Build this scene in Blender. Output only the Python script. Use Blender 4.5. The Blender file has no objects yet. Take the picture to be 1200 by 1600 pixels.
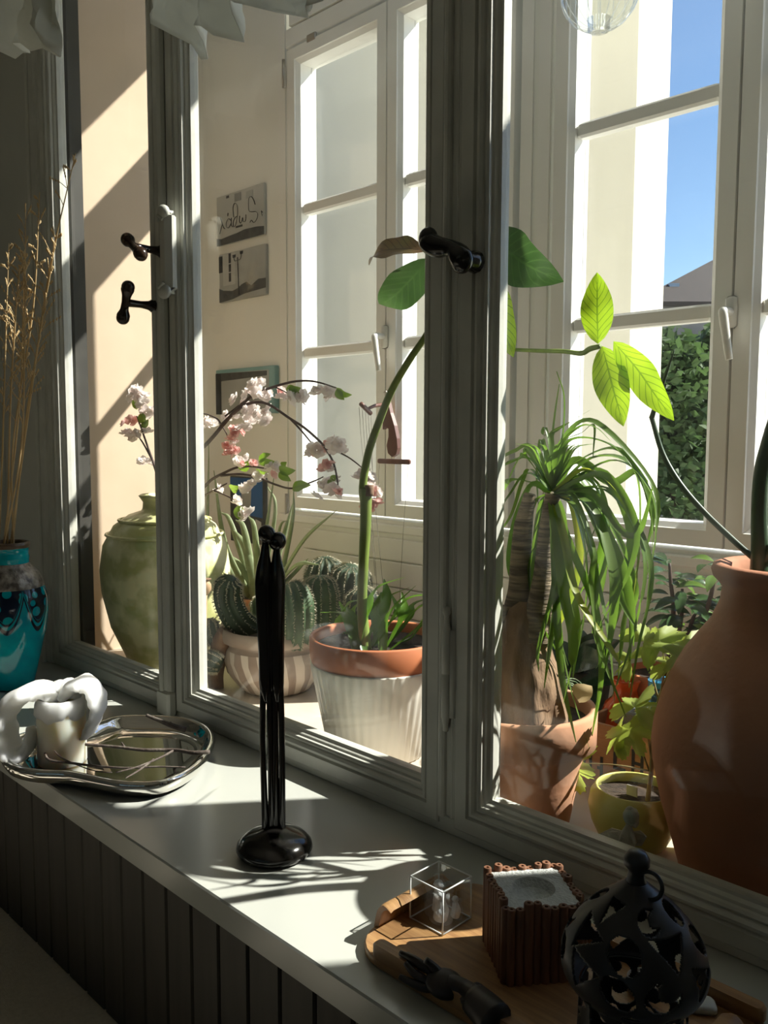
import bpy, bmesh, math, random
import numpy as np
from mathutils import Vector, Matrix
random.seed(7)
SC = bpy.context.scene
COL = SC.collection
R = math.radians

# ------------------------------------------------------------------ camera
F, CZ = 1342.0, 0.65
def _rot(yaw, p, r):
    M = np.array([[math.cos(yaw), math.sin(yaw), 0], [0, 0, -1.], [-math.sin(yaw), math.cos(yaw), 0]])
    P = np.array([[1, 0, 0], [0, math.cos(p), -math.sin(p)], [0, math.sin(p), math.cos(p)]])
    Q = np.array([[math.cos(r), -math.sin(r), 0], [math.sin(r), math.cos(r), 0], [0, 0, 1]])
    return Q @ P @ M
CM = _rot(R(45.0), R(5.1), R(0.19))
cd = bpy.data.cameras.new('camera'); cam = bpy.data.objects.new('camera', cd); COL.objects.link(cam)
m4 = Matrix.Identity(4)
for i in range(3):
    m4[i][0] = CM[0][i]; m4[i][1] = -CM[1][i]; m4[i][2] = -CM[2][i]
m4[2][3] = CZ
cam.matrix_world = m4
cd.sensor_fit = 'AUTO'; cd.sensor_width = 36; cd.lens = F/1600*36; cd.clip_start = .02; cd.clip_end = 300
SC.camera = cam

# ------------------------------------------------------------------ sky, sun, exposure
SUN_AZ, SUN_EL = R(52), R(41.5)
w = bpy.data.worlds.new('sky'); SC.world = w; w.use_nodes = True
nt = w.node_tree; bg = nt.nodes['Background']
sky = nt.nodes.new('ShaderNodeTexSky'); sky.sky_type = 'NISHITA'; sky.sun_disc = False
sky.sun_elevation = SUN_EL; sky.sun_rotation = R(90)-SUN_AZ; sky.air_density = 1.0; sky.dust_density = .2; sky.ozone_density = 4.0
nt.links.new(sky.outputs[0], bg.inputs[0]); bg.inputs[1].default_value = .082
sl = bpy.data.lights.new('sun', 'SUN'); sl.energy = 4.9; sl.angle = R(.53); sl.color = (1, .965, .90)
so = bpy.data.objects.new('sun', sl); COL.objects.link(so)
sdir = Vector((math.cos(SUN_AZ)*math.cos(SUN_EL), math.sin(SUN_AZ)*math.cos(SUN_EL), math.sin(SUN_EL)))
so.rotation_euler = sdir.to_track_quat('Z', 'Y').to_euler(); so.location = sdir*20
SC.view_settings.view_transform = 'Standard'; SC.view_settings.look = 'None'
SC.view_settings.exposure = 1.38; SC.view_settings.gamma = 1.0; SC.view_settings.use_curve_mapping = False
SC.cycles.use_denoising = True; SC.cycles.transparent_max_bounces = 40; SC.cycles.max_bounces = 10
SC.cycles.diffuse_bounces = 5; SC.cycles.caustics_refractive = False; SC.cycles.caustics_reflective = False
SC.cycles.sample_clamp_indirect = 6.0

# ------------------------------------------------------------------ pixel -> world on a chosen plane
def ray(x, y):
    return Vector([float(v) for v in CM.T @ np.array([(x-600)/F, (y-800)/F, 1.0])])
O = Vector((0, 0, CZ))
def PY(x, y, Y): d = ray(x, y); return O+d*(Y/d.y)
def PX(x, y, X): d = ray(x, y); return O+d*(X/d.x)
def PZ(x, y, Z): d = ray(x, y); return O+d*((Z-CZ)/d.z)

# ------------------------------------------------------------------ materials
def _mix(nt, fac, a, b):
    n = nt.nodes.new('ShaderNodeMix'); n.data_type = 'RGBA'
    if hasattr(fac, 'is_output'): nt.links.new(fac, n.inputs[0])
    else: n.inputs[0].default_value = fac
    for k, v in ((6, a), (7, b)):
        if hasattr(v, 'is_output'): nt.links.new(v, n.inputs[k])
        else: n.inputs[k].default_value = (*v, 1)
    return n.outputs[2]
def _math(nt, op, a, b=None, c=None):
    n = nt.nodes.new('ShaderNodeMath'); n.operation = op
    for k, v in enumerate((a, b, c)):
        if v is None: continue
        if hasattr(v, 'is_output'): nt.links.new(v, n.inputs[k])
        else: n.inputs[k].default_value = v
    return n.outputs[0]
def _noise(nt, scale, detail=4, stretch=None, coord='Object'):
    tc = nt.nodes.new('ShaderNodeTexCoord'); n = nt.nodes.new('ShaderNodeTexNoise')
    n.inputs['Scale'].default_value = scale; n.inputs['Detail'].default_value = detail
    if stretch:
        mp = nt.nodes.new('ShaderNodeMapping'); mp.inputs['Scale'].default_value = stretch
        nt.links.new(tc.outputs[coord], mp.inputs[0]); nt.links.new(mp.outputs[0], n.inputs[0])
    else: nt.links.new(tc.outputs[coord], n.inputs[0])
    return n.outputs['Fac']
def _ramp(nt, f, lo, hi):
    n = nt.nodes.new('ShaderNodeMapRange'); n.inputs[1].default_value = lo; n.inputs[2].default_value = hi
    nt.links.new(f, n.inputs[0]); return n.outputs[0]
def mat(name, c, c2=None, rough=.5, metal=0, ns=20, stretch=None, lo=.35, hi=.65, bump=0, bs=None, bstr=None, **kw):
    m = bpy.data.materials.new(name); m.use_nodes = True; nt = m.node_tree; b = nt.nodes['Principled BSDF']
    c2 = c2 or tuple(v*.86 for v in c)
    nt.links.new(_mix(nt, _ramp(nt, _noise(nt, ns, 5, stretch), lo, hi), c, c2), b.inputs['Base Color'])
    b.inputs['Roughness'].default_value = rough; b.inputs['Metallic'].default_value = metal
    if bump:
        bn = nt.nodes.new('ShaderNodeBump'); bn.inputs['Strength'].default_value = bump; bn.inputs['Distance'].default_value = .004
        nt.links.new(_noise(nt, bs or ns*4, 6, bstr or stretch), bn.inputs['Height']); nt.links.new(bn.outputs[0], b.inputs['Normal'])
    for k, v in kw.items(): b.inputs[k.replace('_', ' ')].default_value = v
    return m
def leaf_mat(name, c, c2, trans=.5, vein=None, rough=.35, tc=None, k=9, ns=14):
    m = bpy.data.materials.new(name); m.use_nodes = True; nt = m.node_tree; b = nt.nodes['Principled BSDF']
    out = nt.nodes['Material Output']
    col = _mix(nt, _ramp(nt, _noise(nt, ns, 4), .35, .65), c, c2)
    if vein:
        uv = nt.nodes.new('ShaderNodeUVMap'); uv.uv_map = 'UVMap'; sx = nt.nodes.new('ShaderNodeSeparateXYZ'); nt.links.new(uv.outputs[0], sx.inputs[0])
        u = _math(nt, 'ABSOLUTE', _math(nt, 'MULTIPLY_ADD', sx.outputs[0], 2, -1))
        mid = _math(nt, 'LESS_THAN', u, .05)
        ph = _math(nt, 'FRACT', _math(nt, 'SUBTRACT', _math(nt, 'MULTIPLY', sx.outputs[1], k), _math(nt, 'MULTIPLY', u, 2.2)))
        side = _math(nt, 'LESS_THAN', _math(nt, 'ABSOLUTE', _math(nt, 'SUBTRACT', ph, .5)), .075)
        col = _mix(nt, _math(nt, 'MULTIPLY', _math(nt, 'MAXIMUM', mid, side), .75), col, vein)
    nt.links.new(col, b.inputs['Base Color']); b.inputs['Roughness'].default_value = rough
    tr = nt.nodes.new('ShaderNodeBsdfTranslucent')
    if tc:
        mm = nt.nodes.new('ShaderNodeMix'); mm.data_type = 'RGBA'; mm.blend_type = 'MULTIPLY'; mm.inputs[0].default_value = 1
        nt.links.new(col, mm.inputs[6]); mm.inputs[7].default_value = (*tc, 1); nt.links.new(mm.outputs[2], tr.inputs[0])
    else: nt.links.new(col, tr.inputs[0])
    mx = nt.nodes.new('ShaderNodeMixShader'); mx.inputs[0].default_value = trans
    nt.links.new(b.outputs[0], mx.inputs[1]); nt.links.new(tr.outputs[0], mx.inputs[2]); nt.links.new(mx.outputs[0], out.inputs[0])
    return m
def pane_mat(name, tint, f0=.03, gain=.9, dust=.0):
    m = bpy.data.materials.new(name); m.use_nodes = True; nt = m.node_tree; nt.nodes.remove(nt.nodes['Principled BSDF'])
    out = nt.nodes['Material Output']; g = nt.nodes.new('ShaderNodeNewGeometry')
    d = nt.nodes.new('ShaderNodeVectorMath'); d.operation = 'DOT_PRODUCT'
    nt.links.new(g.outputs['Normal'], d.inputs[0]); nt.links.new(g.outputs['Incoming'], d.inputs[1])
    c = _math(nt, 'SUBTRACT', 1.0, _math(nt, 'ABSOLUTE', d.outputs['Value']))
    fr = _math(nt, 'MULTIPLY_ADD', _math(nt, 'POWER', c, 5.0), gain, f0)
    t = nt.nodes.new('ShaderNodeBsdfTransparent'); t.inputs[0].default_value = (*tint, 1)
    gl = nt.nodes.new('ShaderNodeBsdfGlossy'); gl.inputs['Roughness'].default_value = .0
    mx = nt.nodes.new('ShaderNodeMixShader'); nt.links.new(fr, mx.inputs[0]); nt.links.new(t.outputs[0], mx.inputs[1]); nt.links.new(gl.outputs[0], mx.inputs[2])
    last = mx.outputs[0]
    if dust:
        df = nt.nodes.new('ShaderNodeBsdfTranslucent'); df.inputs[0].default_value = (.8, .8, .75, 1)
        m2 = nt.nodes.new('ShaderNodeMixShader'); nt.links.new(_math(nt, 'MULTIPLY', _ramp(nt, _noise(nt, 6, 5), .35, .75), dust), m2.inputs[0])
        nt.links.new(last, m2.inputs[1]); nt.links.new(df.outputs[0], m2.inputs[2]); last = m2.outputs[0]
    nt.links.new(last, out.inputs[0])
    return m
def crystal_mat(name, tr=.55, tint=(.97, .98, .97)):
    m = bpy.data.materials.new(name); m.use_nodes = True; nt = m.node_tree; nt.nodes.remove(nt.nodes['Principled BSDF'])
    out = nt.nodes['Material Output']; g = nt.nodes.new('ShaderNodeBsdfGlass'); g.inputs['IOR'].default_value = 1.46; g.inputs['Roughness'].default_value = 0
    g.inputs[0].default_value = (*tint, 1)
    t = nt.nodes.new('ShaderNodeBsdfTransparent'); mx = nt.nodes.new('ShaderNodeMixShader'); mx.inputs[0].default_value = 1-tr
    nt.links.new(t.outputs[0], mx.inputs[1]); nt.links.new(g.outputs[0], mx.inputs[2]); nt.links.new(mx.outputs[0], out.inputs[0])
    return m

paint = mat('old_frame_paint', (.62, .62, .56), (.52, .52, .47), .38, ns=9, bump=.12, bs=60)
cream = mat('cream_wall_paint', (.89, .89, .83), (.87, .87, .81), .7, ns=3)
creamw = mat('cream_window_paint', (.90, .895, .85), (.88, .87, .83), .45, ns=4)
peach = mat('peach_plaster', (.68, .53, .39), (.63, .49, .355), .85, ns=5, bump=.25, bs=18)
sillp = mat('sill_paint', (.50, .51, .47), (.47, .48, .445), .22, ns=3)
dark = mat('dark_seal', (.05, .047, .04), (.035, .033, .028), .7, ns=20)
wallin = mat('interior_wall_paint', (.60, .60, .55), (.56, .56, .51), .8, ns=4)
ceilm = mat('interior_ceiling_paint', (.75, .74, .70), None, .9, ns=4)
panelm = mat('shaded_dark_board', (.045, .038, .028), (.03, .025, .018), .55, ns=6, stretch=(8, 8, .6))  # dark wood with the shade under the sill put into its colour
carpet = mat('beige_carpet', (.74, .67, .56), (.66, .59, .49), .95, ns=120, bump=.5)
shelfm = mat('shelf_stone', (.62, .55, .46), (.54, .46, .38), .6, ns=8)
glass_in = pane_mat('old_window_glass', (.96, .965, .95), .03, .9, .012)
glass_out = pane_mat('outer_window_glass', (.985, .99, .985), .02, .6)
blackm = mat('black_gloss', (.012, .011, .010), (.008, .007, .006), .12, ns=30)
brownk = mat('brown_horn_knob', (.035, .018, .010), (.015, .009, .006), .22, ns=25)
blackiron = mat('black_lacquered_metal', (.012, .012, .013), (.02, .02, .022), .38, ns=20)
white_plastic = mat('white_lever', (.85, .84, .78), None, .3)
metal = mat('grey_steel', (.45, .43, .4), None, .35, 1)

# ------------------------------------------------------------------ geometry helpers
def V(*a): return Vector(a)
def spline(pts, n):
    P = [Vector(p) for p in pts]
    if len(P) == 2: return [P[0].lerp(P[1], i/n) for i in range(n+1)]
    Q = [P[0]*2-P[1]]+P+[P[-1]*2-P[-2]]; out = []
    segs = len(P)-1
    for i in range(n+1):
        t = i/n*segs; k = min(int(t), segs-1); u = t-k
        a, b, c, d = Q[k:k+4]
        out.append(.5*((2*b)+(c-a)*u+(2*a-5*b+4*c-d)*u*u+(3*b-a-3*c+d)*u**3))
    return out
def lerp_list(L, n):
    if not hasattr(L, '__len__'): return [L]*(n+1)
    r = []
    for i in range(n+1):
        t = i/n*(len(L)-1); k = min(int(t), len(L)-2); r.append(L[k]+(L[k+1]-L[k])*(t-k))
    return r
ORG = {}
class MB:
    def __init__(s): s.v = []; s.f = []; s.uv = []
    def add(s, vs, fs, uv=None):
        o = len(s.v); s.v += [Vector(v) for v in vs]; s.f += [tuple(i+o for i in f) for f in fs]
        s.uv += uv if uv else [(0, 0)]*len(vs)
        return s
    def box(s, a, b, M=None):
        (x0, y0, z0), (x1, y1, z1) = a, b
        vs = [V(x, y, z) for z in (z0, z1) for y in (y0, y1) for x in (x0, x1)]
        if M: vs = [M @ v for v in vs]
        return s.add(vs, [(0, 2, 3, 1), (4, 5, 7, 6), (0, 1, 5, 4), (2, 6, 7, 3), (0, 4, 6, 2), (1, 3, 7, 5)])
    def cbox(s, a, b, c=.003, M=None):
        # chamfered box: three stacked profiles
        (x0, y0, z0), (x1, y1, z1) = a, b; vs = []
        for z, k in ((z0, c), (z0+c, 0), (z1-c, 0), (z1, c)):
            X0, X1, Y0, Y1 = x0+k, x1-k, y0+k, y1-k
            vs += [V(X0+c, Y0, z), V(X1-c, Y0, z), V(X1, Y0+c, z), V(X1, Y1-c, z), V(X1-c, Y1, z), V(X0+c, Y1, z), V(X0, Y1-c, z), V(X0, Y0+c, z)]
        if M: vs = [M @ v for v in vs]
        fs = [tuple(range(7, -1, -1)), tuple(range(24, 32))]
        for l in range(3):
            for i in range(8):
                j = (i+1) % 8; fs.append((l*8+i, l*8+j, l*8+8+j, l*8+8+i))
        return s.add(vs, fs)
    def tube(s, pts, rad, n=16, seg=8, cap=True, flat=1.0):
        P = spline(pts, n); rr = lerp_list(rad, n); vs = []; fs = []
        T = [(P[min(i+1, n)]-P[max(i-1, 0)]).normalized() for i in range(n+1)]
        N = T[0].orthogonal().normalized()
        for i in range(n+1):
            N = (N-T[i]*N.dot(T[i])).normalized(); B = T[i].cross(N)
            for k in range(seg):
                a = 2*math.pi*k/seg; vs.append(P[i]+(N*math.cos(a)+B*math.sin(a)*flat)*rr[i])
        for i in range(n):
            for k in range(seg):
                j = (k+1) % seg; fs.append((i*seg+k, i*seg+j, i*seg+seg+j, i*seg+seg+k))
        if cap: fs += [tuple(range(seg-1, -1, -1)), tuple(range(n*seg, n*seg+seg))]
        return s.add(vs, fs)
    def lathe(s, prof, c, seg=32, fn=None, M=None, cap=False):
        vs = []; fs = []; n = len(prof); c = Vector(c)
        for (r, z) in prof:
            for k in range(seg):
                a = 2*math.pi*k/seg; rr = fn(r, z, a) if fn else r
                v = V(rr*math.cos(a), rr*math.sin(a), z)
                vs.append(c+(M @ v if M else v))
        for i in range(n-1):
            for k in range(seg):
                j = (k+1) % seg; fs.append((i*seg+k, i*seg+j, i*seg+seg+j, i*seg+seg+k))
        if cap: fs += [tuple(range(seg-1, -1, -1)), tuple(range((n-1)*seg, n*seg))]
        return s.add(vs, fs)
    def ring(s, prof, x0, x1, z0, z1, M=None):
        # mitred frame around the opening; prof = closed list of (distance outward, y)
        vs = []; n = len(prof)
        for d, y in prof: vs += [V(x0-d, y, z0-d), V(x1+d, y, z0-d), V(x1+d, y, z1+d), V(x0-d, y, z1+d)]
        fs = []
        for i in range(n):
            j = (i+1) % n
            for k in range(4):
                l = (k+1) % 4; fs.append((i*4+k, j*4+k, j*4+l, i*4+l))
        return s.add(vs, fs)
    def leaf(s, base, tip, w, nrm, bend=.1, fold=.25, n=10, shape='ovate', wave=0, ph=0):
        base, tip = Vector(base), Vector(tip); ax = tip-base; L = ax.length; t = ax/L
        nrm = Vector(nrm); nrm = (nrm-t*nrm.dot(t)).normalized(); side = t.cross(nrm); vs = []; uv = []; fs = []
        for i in range(n+1):
            u = i/n
            if shape == 'ovate': ww = math.sin(math.pi*u**.85)**.8 if 0 < u < 1 else 0
            elif shape == 'obovate': ww = math.sin(math.pi*u**1.25)**.85 if 0 < u < 1 else 0
            else: ww = min(1, (1-u)*3)*min(1, .35+u*3)
            ww = max(ww, .015)*w/2
            c = base+ax*u+nrm*(L*bend*4*u*(1-u)+wave*L*.03*math.sin(u*9+ph))
            for k in (-1, -.5, 0, .5, 1):
                vs.append(c+side*k*ww+nrm*(abs(k)*fold*ww+(wave*.15*ww*math.sin(u*14+k*3+ph) if abs(k) == 1 else 0))); uv.append(((k+1)/2, u))
        for i in range(n):
            for k in range(4): a = i*5+k; fs.append((a, a+1, a+6, a+5))
        return s.add(vs, fs, uv)
    def ribbon(s, pts, w, n=18, fold=.3, up=(0, 0, 1), twist=0):
        P = spline(pts, n); W = lerp_list(w, n); vs = []; uv = []; fs = []
        prev = None
        for i in range(n+1):
            t = (P[min(i+1, n)]-P[max(i-1, 0)]).normalized()
            sd = t.cross(Vector(up))
            if sd.length < .15 and prev: sd = prev
            sd = (sd-t*sd.dot(t)).normalized()
            if prev and sd.dot(prev) < 0: sd = -sd
            prev = sd.copy()
            if twist: sd = Matrix.Rotation(twist*i/n, 3, t) @ sd
            nr = sd.cross(t)
            for k in (-1, 0, 1): vs.append(P[i]+sd*k*W[i]/2+nr*abs(k)*fold*W[i]/2); uv.append(((k+1)/2, i/n))
        for i in range(n):
            for k in range(2): a = i*3+k; fs.append((a, a+1, a+4, a+3))
        return s.add(vs, fs, uv)
    def blob(s, c, r, seg=14, rings=9, M=None, fn=None):
        c = Vector(c); r = Vector(r) if hasattr(r, '__len__') else V(r, r, r); vs = []; fs = []
        for i in range(rings+1):
            th = math.pi*i/rings
            for k in range(seg):
                a = 2*math.pi*k/seg; d = V(math.sin(th)*math.cos(a), math.sin(th)*math.sin(a), -math.cos(th))
                q = fn(d) if fn else 1
                v = V(d.x*r.x, d.y*r.y, d.z*r.z)*q; vs.append(c+(M @ v if M else v))
        for i in range(rings):
            for k in range(seg):
                j = (k+1) % seg; fs.append((i*seg+k, i*seg+j, i*seg+seg+j, i*seg+seg+k))
        return s.add(vs, fs)
    def build(s, name, m, parent=None, smooth=True, mods=None, angle=None):
        org = Vector((0, 0, 0))
        if parent is not None: org = ORG.get(parent.name, org)
        me = bpy.data.meshes.new(name); me.from_pydata([v-org for v in s.v], [], s.f)
        if any(u != (0, 0) for u in s.uv):
            ul = me.uv_layers.new(name='UVMap')
            for l in me.loops: ul.data[l.index].uv = s.uv[l.vertex_index]
        me.materials.append(m)
        bm = bmesh.new(); bm.from_mesh(me); bmesh.ops.remove_doubles(bm, verts=bm.verts, dist=1e-6)
        bmesh.ops.recalc_face_normals(bm, faces=bm.faces); bm.to_mesh(me); bm.free()
        if smooth:
            me.shade_smooth()
            if angle: me.set_sharp_from_angle(angle=R(angle))
        o = bpy.data.objects.new(name, me); COL.objects.link(o)
        if parent is not None: o.parent = parent; ORG[o.name] = org
        return o
def tag(o, label, cat, group=None, kind=None):
    if label: o['label'] = label
    if cat: o['category'] = cat
    if group: o['group'] = group
    if kind: o['kind'] = kind
    return o
def thing(name, label, cat, loc, group=None):
    o = bpy.data.objects.new(name, None); COL.objects.link(o); o.location = loc; o.empty_display_size = .02
    ORG[o.name] = Vector(loc); return tag(o, label, cat, group)
def struct(o): o['kind'] = 'structure'; return o
def group_struct(name, loc=(0, 0, 0)):
    o = bpy.data.objects.new(name, None); COL.objects.link(o); o.location = loc; ORG[o.name] = Vector(loc); o['kind'] = 'structure'; return o

# ================================================================== SETTING
YI, YG, YO = 1.03, 1.06, 1.90          # inner face of casements, their glass, outer wall
YS = .654                              # front edge of the sill
XN, XJ = -2.68, -2.37                   # niche side wall, left edge of the window frame
SH = -.03                              # plant shelf
ZF = -.375

# ---- room
struct(MB().box((-5, -3.6, ZF-.1), (3.5, 1.0, ZF)).build('floor', carpet, smooth=False))
struct(MB().box((-5, -3.6, 2.3), (3.5, 1.115, 2.4)).build('ceiling', ceilm, smooth=False))
struct(MB().box((-5.1, -3.6, ZF), (-5, .68, 2.3)).build('wall_left', wallin, smooth=False))
struct(MB().box((3.5, -3.6, ZF), (3.6, .68, 2.3)).build('wall_right', wallin, smooth=False))
b = MB(); b.box((-5, -3.7, ZF), (-1.4, -3.6, 2.3)); b.box((2.4, -3.7, ZF), (3.5, -3.6, 2.3)); b.box((-1.4, -3.7, ZF), (2.4, -3.6, .35)); b.box((-1.4, -3.7, 2.1), (2.4, -3.6, 2.3))
struct(b.build('wall_back', wallin, smooth=False))
wb = group_struct('window_8', (.5, -3.65, .35))          # unseen window added behind the viewer to brighten the room
MB().ring([(0, -3.69), (0, -3.61), (.05, -3.61), (.05, -3.69)], -1.36, 2.36, .39, 2.06).build('window_frame', paint, wb, smooth=False)
for xv in (-.12, 1.12): MB().box((xv-.03, -3.68, .39), (xv+.03, -3.62, 2.06)).build('mullion', paint, wb, smooth=False)
MB().box((-1.36, -3.652, .39), (2.36, -3.648, 2.06)).build('glass_pane', pane_mat('fill_window_glass', (.38, .36, .31), .03, .9), wb, smooth=False)  # tint sets how much fill light the added window gives
b = MB(); b.box((-5, .66, ZF), (XN, 1.12, 2.3)); b.box((XN, YI+.012, -.03), (XJ+.004, 1.12, 2.3)); b.box((.9, .66, ZF), (3.5, 1.12, 2.3)); b.box((XN, .69, ZF), (.9, 1.1, -.03)); b.box((XN, 1.0, 1.95), (.9, 1.12, 2.3))
wf = struct(b.build('wall_front', wallin, smooth=False))
# boards under the sill, each a piece
gx = []; px0 = [13, 35, 58, 83, 108, 135, 165, 195, 230, 266, 303, 347, 395]
xs = [PY(p, 1250+.77*p+12, .68).x for p in px0]
step = sum(xs[i+1]-xs[i] for i in range(len(xs)-1))/(len(xs)-1)
x = xs[0]-step*8
while x < .9:
    MB().cbox((x+.0015, .672, ZF), (x+step-.0015, .69, -.046), .003).build('board', panelm, wf, smooth=False); x += step
# sill
sl_b = MB().cbox((XN, YS, -.042), (.9, YI+.07, 0), .0025)
struct(sl_b.build('trim_1', sillp, smooth=False))

# ---- inner casement windows
CAS = [(-2.29, -1.80), (-1.651, -.956), (-.814, -.11), (.02, .72)]
ZB, ZT = .069, 1.85
PROF = [(-.004, 1.066), (-.004, 1.056), (0, 1.054), (.003, 1.048), (.0065, 1.0465), (.007, 1.040), (.0105, 1.037), (.014, 1.0385), (.0155, 1.0345), (.019, 1.0305), (.0235, 1.031), (.025, 1.0355), (.027, 1.034), (.029, 1.029), (.052, 1.029), (.054, 1.031), (.054, 1.083), (.006, 1.083), (-.003, 1.076)]
windows = []
for i, (x0, x1) in enumerate(CAS):
    wn = group_struct('window_%d' % (i+1), (x0, YI, ZB)); windows.append(wn)
    MB().ring(PROF, x0, x1, ZB, ZT).build('sash_frame', paint, wn, smooth=False)
    MB().box((x0-.004, 1.067, ZB-.004), (x1+.004, 1.070, ZT+.004)).build('glass_pane', glass_in, wn, smooth=False)
# fixed frame: bottom piece, mullions, left jamb, head
b = MB(); b.cbox((XJ, YI+.004, -.001), (.9, 1.10, .03), .003); b.cbox((XJ, YI+.004, ZT+.055), (.9, 1.10, 1.96), .003)
struct(b.build('trim_2', paint, smooth=False))
b = MB()
b.cbox((XJ, YI+.004, .029), (CAS[0][0]-.053, 1.10, ZT+.056), .004); b.cbox((XJ-.03, YI-.006, .0), (XJ+.012, YI+.014, ZT+.08), .004); b.tube([(XJ-.026, YI-.008, 0), (XJ-.026, YI-.008, ZT+.08)], .006, 1, 8)
for q, rr in ((XJ+.01, .007), (CAS[0][0]-.058, .004)): b.tube([(q, YI+.002, .03), (q, YI+.002, ZT+.05)], rr, 1, 8)
struct(b.build('trim_3', paint, smooth=False))
b = MB()                                             # narrow mullion with the rounded astragal
b.cbox((CAS[0][1]+.053, YI+.006, .029), (CAS[1][0]-.053, 1.10, ZT+.056), .004)
xm = (CAS[0][1]+CAS[1][0])/2
b.cbox((xm-.030, YI-.016, .05), (xm+.016, YI+.006, ZT+.03), .006); b.tube([(xm-.012, YI-.016, .06), (xm-.012, YI-.016, ZT)], .007, 1, 10)
b.cbox((xm-.034, YI-.022, .0), (xm+.02, YI+.004, .062), .006)
struct(b.build('trim_4', paint, smooth=True, angle=35))
b = MB()                                             # central post
b.cbox((CAS[1][1]+.053, YI+.002, .029), (CAS[2][0]-.053, 1.12, ZT+.056), .003)
xp = (CAS[1][1]+CAS[2][0])/2
b.tube([(xp-.008, YI, .03), (xp-.008, YI, ZT)], .0075, 1, 10); b.tube([(xp+.010, YI+.003, .03), (xp+.010, YI+.003, ZT)], .003, 1, 8)
struct(b.build('trim_5', paint, smooth=True, angle=35))
b = MB(); xr = (CAS[2][1]+CAS[3][0])/2
b.cbox((CAS[2][1]+.053, YI+.002, .029), (CAS[3][0]-.053, 1.12, ZT+.056), .003); b.cbox((CAS[3][1]+.053, YI+.002, .029), (.9, 1.12, ZT+.056), .003)
struct(b.build('trim_6', paint, smooth=False))
# dark outer lining seen through the left pane
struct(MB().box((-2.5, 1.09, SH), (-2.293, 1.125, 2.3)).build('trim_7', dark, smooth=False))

# hinges on the central post
for zc in (.27, 1.45):
    hx, hy = xp+.003, YI-.006
    h = MB(); h.lathe([(.0, -.075), (.004, -.074), (.0045, -.066), (.0055, -.062), (.0055, -.058), (.0068, -.056), (.0068, -.001), (.0062, 0), (.0068, .001), (.0068, .056), (.0055, .058), (.0055, .061), (.0045, .064), (.004, .074), (.006, .078), (.0055, .084), (0, .087)], (hx, hy, zc), 14)
    h.box((hx-.003, hy, zc-.056), (hx+.014, YI+.003, zc+.056))
    h.v = [V(hx+(v.x-hx)*1.12, hy+(v.y-hy)*1.12, zc+(v.z-zc)*1.27) for v in h.v]
    h.build('hinge', paint, windows[2])
# black S-curved handle on the central post
hc = PY(722, 405, YI-.03)
h = MB()
h.tube([(hc.x, YI+.002, hc.z), (hc.x, YI-.036, hc.z)], [.017, .012], 4, 14)
pts = [PY(q[0], q[1], YI-.042) for q in ((730, 412), (722, 405), (712, 392), (700, 387), (685, 386), (672, 380), (668, 372))]
h.tube(pts, [.011, .0175, .017, .013, .0125, .0155, .0165, .0165, .013], 26, 14)
h.blob(PY(669, 373, YI-.042), (.0165, .013, .0175)); h.blob(PY(722, 407, YI-.042), (.0185, .014, .0195))
h.build('handle', blackm, windows[2])
# plate and the two brown knobs on the narrow mullion
pc0 = PY(262, 395, YI-.02)
h = MB(); h.cbox((pc0.x-.020, YI-.034, pc0.z-.088), (pc0.x+.022, YI-.004, pc0.z+.088), .012)
h.blob((pc0.x, YI-.03, pc0.z+.083), (.021, .012, .016)); h.blob((pc0.x, YI-.03, pc0.z-.083), (.021, .012, .016))
for dz in (-.066, .066):
    h.tube([(pc0.x-.012, YI-.036, pc0.z+dz), (pc0.x-.004, YI-.04, pc0.z+dz*1.15), (pc0.x+.008, YI-.036, pc0.z+dz)], .004, 8, 8)
h.build('lock_plate', paint, windows[0], angle=40)
def knob(px, py, ang, m=brownk):
    c = PY(px[0], px[1], YI-.02); h = MB(); yy = YI-.085
    h.tube([(c.x, YI-.018, c.z), (c.x, YI-.03, c.z), (c.x, YI-.05, c.z), (c.x, yy, c.z)], [.016, .010, .0075, .009], 12, 12)
    d = V(math.cos(ang), 0, math.sin(ang)); p0 = V(c.x, yy, c.z)
    h.tube([p0-d*.038, p0-d*.022, p0, p0+d*.022, p0+d*.038], [.012, .015, .009, .0085, .010, .015, .012], 20, 12)
    h.blob(p0-d*.034, .0145); h.blob(p0+d*.034, .0145)
    return h.build('handle', m, windows[0])
knob((252, 393), None, R(-35)); knob((238, 478), None, R(68))

# ---- veranda shell
struct(MB().box((-3.1, 1.09, -.12), (1.6, YO+.02, SH)).build('trim_8', shelfm, smooth=False))
b = MB(); b.box((-3.1, 1.12, SH), (-2.5, 1.47, 2.7))
struct(b.build('wall_peach', peach, smooth=False))
struct(MB().box((-3.2, 1.12, SH), (-2.93, YO, 2.7)).build('wall_end', cream, smooth=False))
struct(MB().box((1.5, 1.12, SH), (1.6, YO, 2.7)).build('wall_far', cream, smooth=False))
struct(MB().box((-3.2, 1.116, 2.6), (1.6, YO+.13, 2.7)).build('ceiling_veranda', cream, smooth=False))
GW, PW = .366, .11
UNITS = [(-2.306, -1.464, [(-2.306, -1.94), (-1.83, -1.464)], .07, .07), (-1.235, -.345, [(-1.235, -.869), (-.759, -.345)], .07, .0175), (-.29, .26, [(-.29, .26)], .0175, .07)]  # third unit is unseen; it and hidden pane ends shape the sill sunlight
ZGB, ZGT = .45, 1.88
ZTB, ZTT = 2.06, 2.36
OZ0, OZ1 = .36, 2.44
b = MB()                                   # outer wall around the window openings
for xa, xb in ((-3.2, -2.372), (-1.398, -1.301), (.326, 1.6)): b.box((xa, YO, OZ0), (xb, YO+.13, OZ1))
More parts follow.
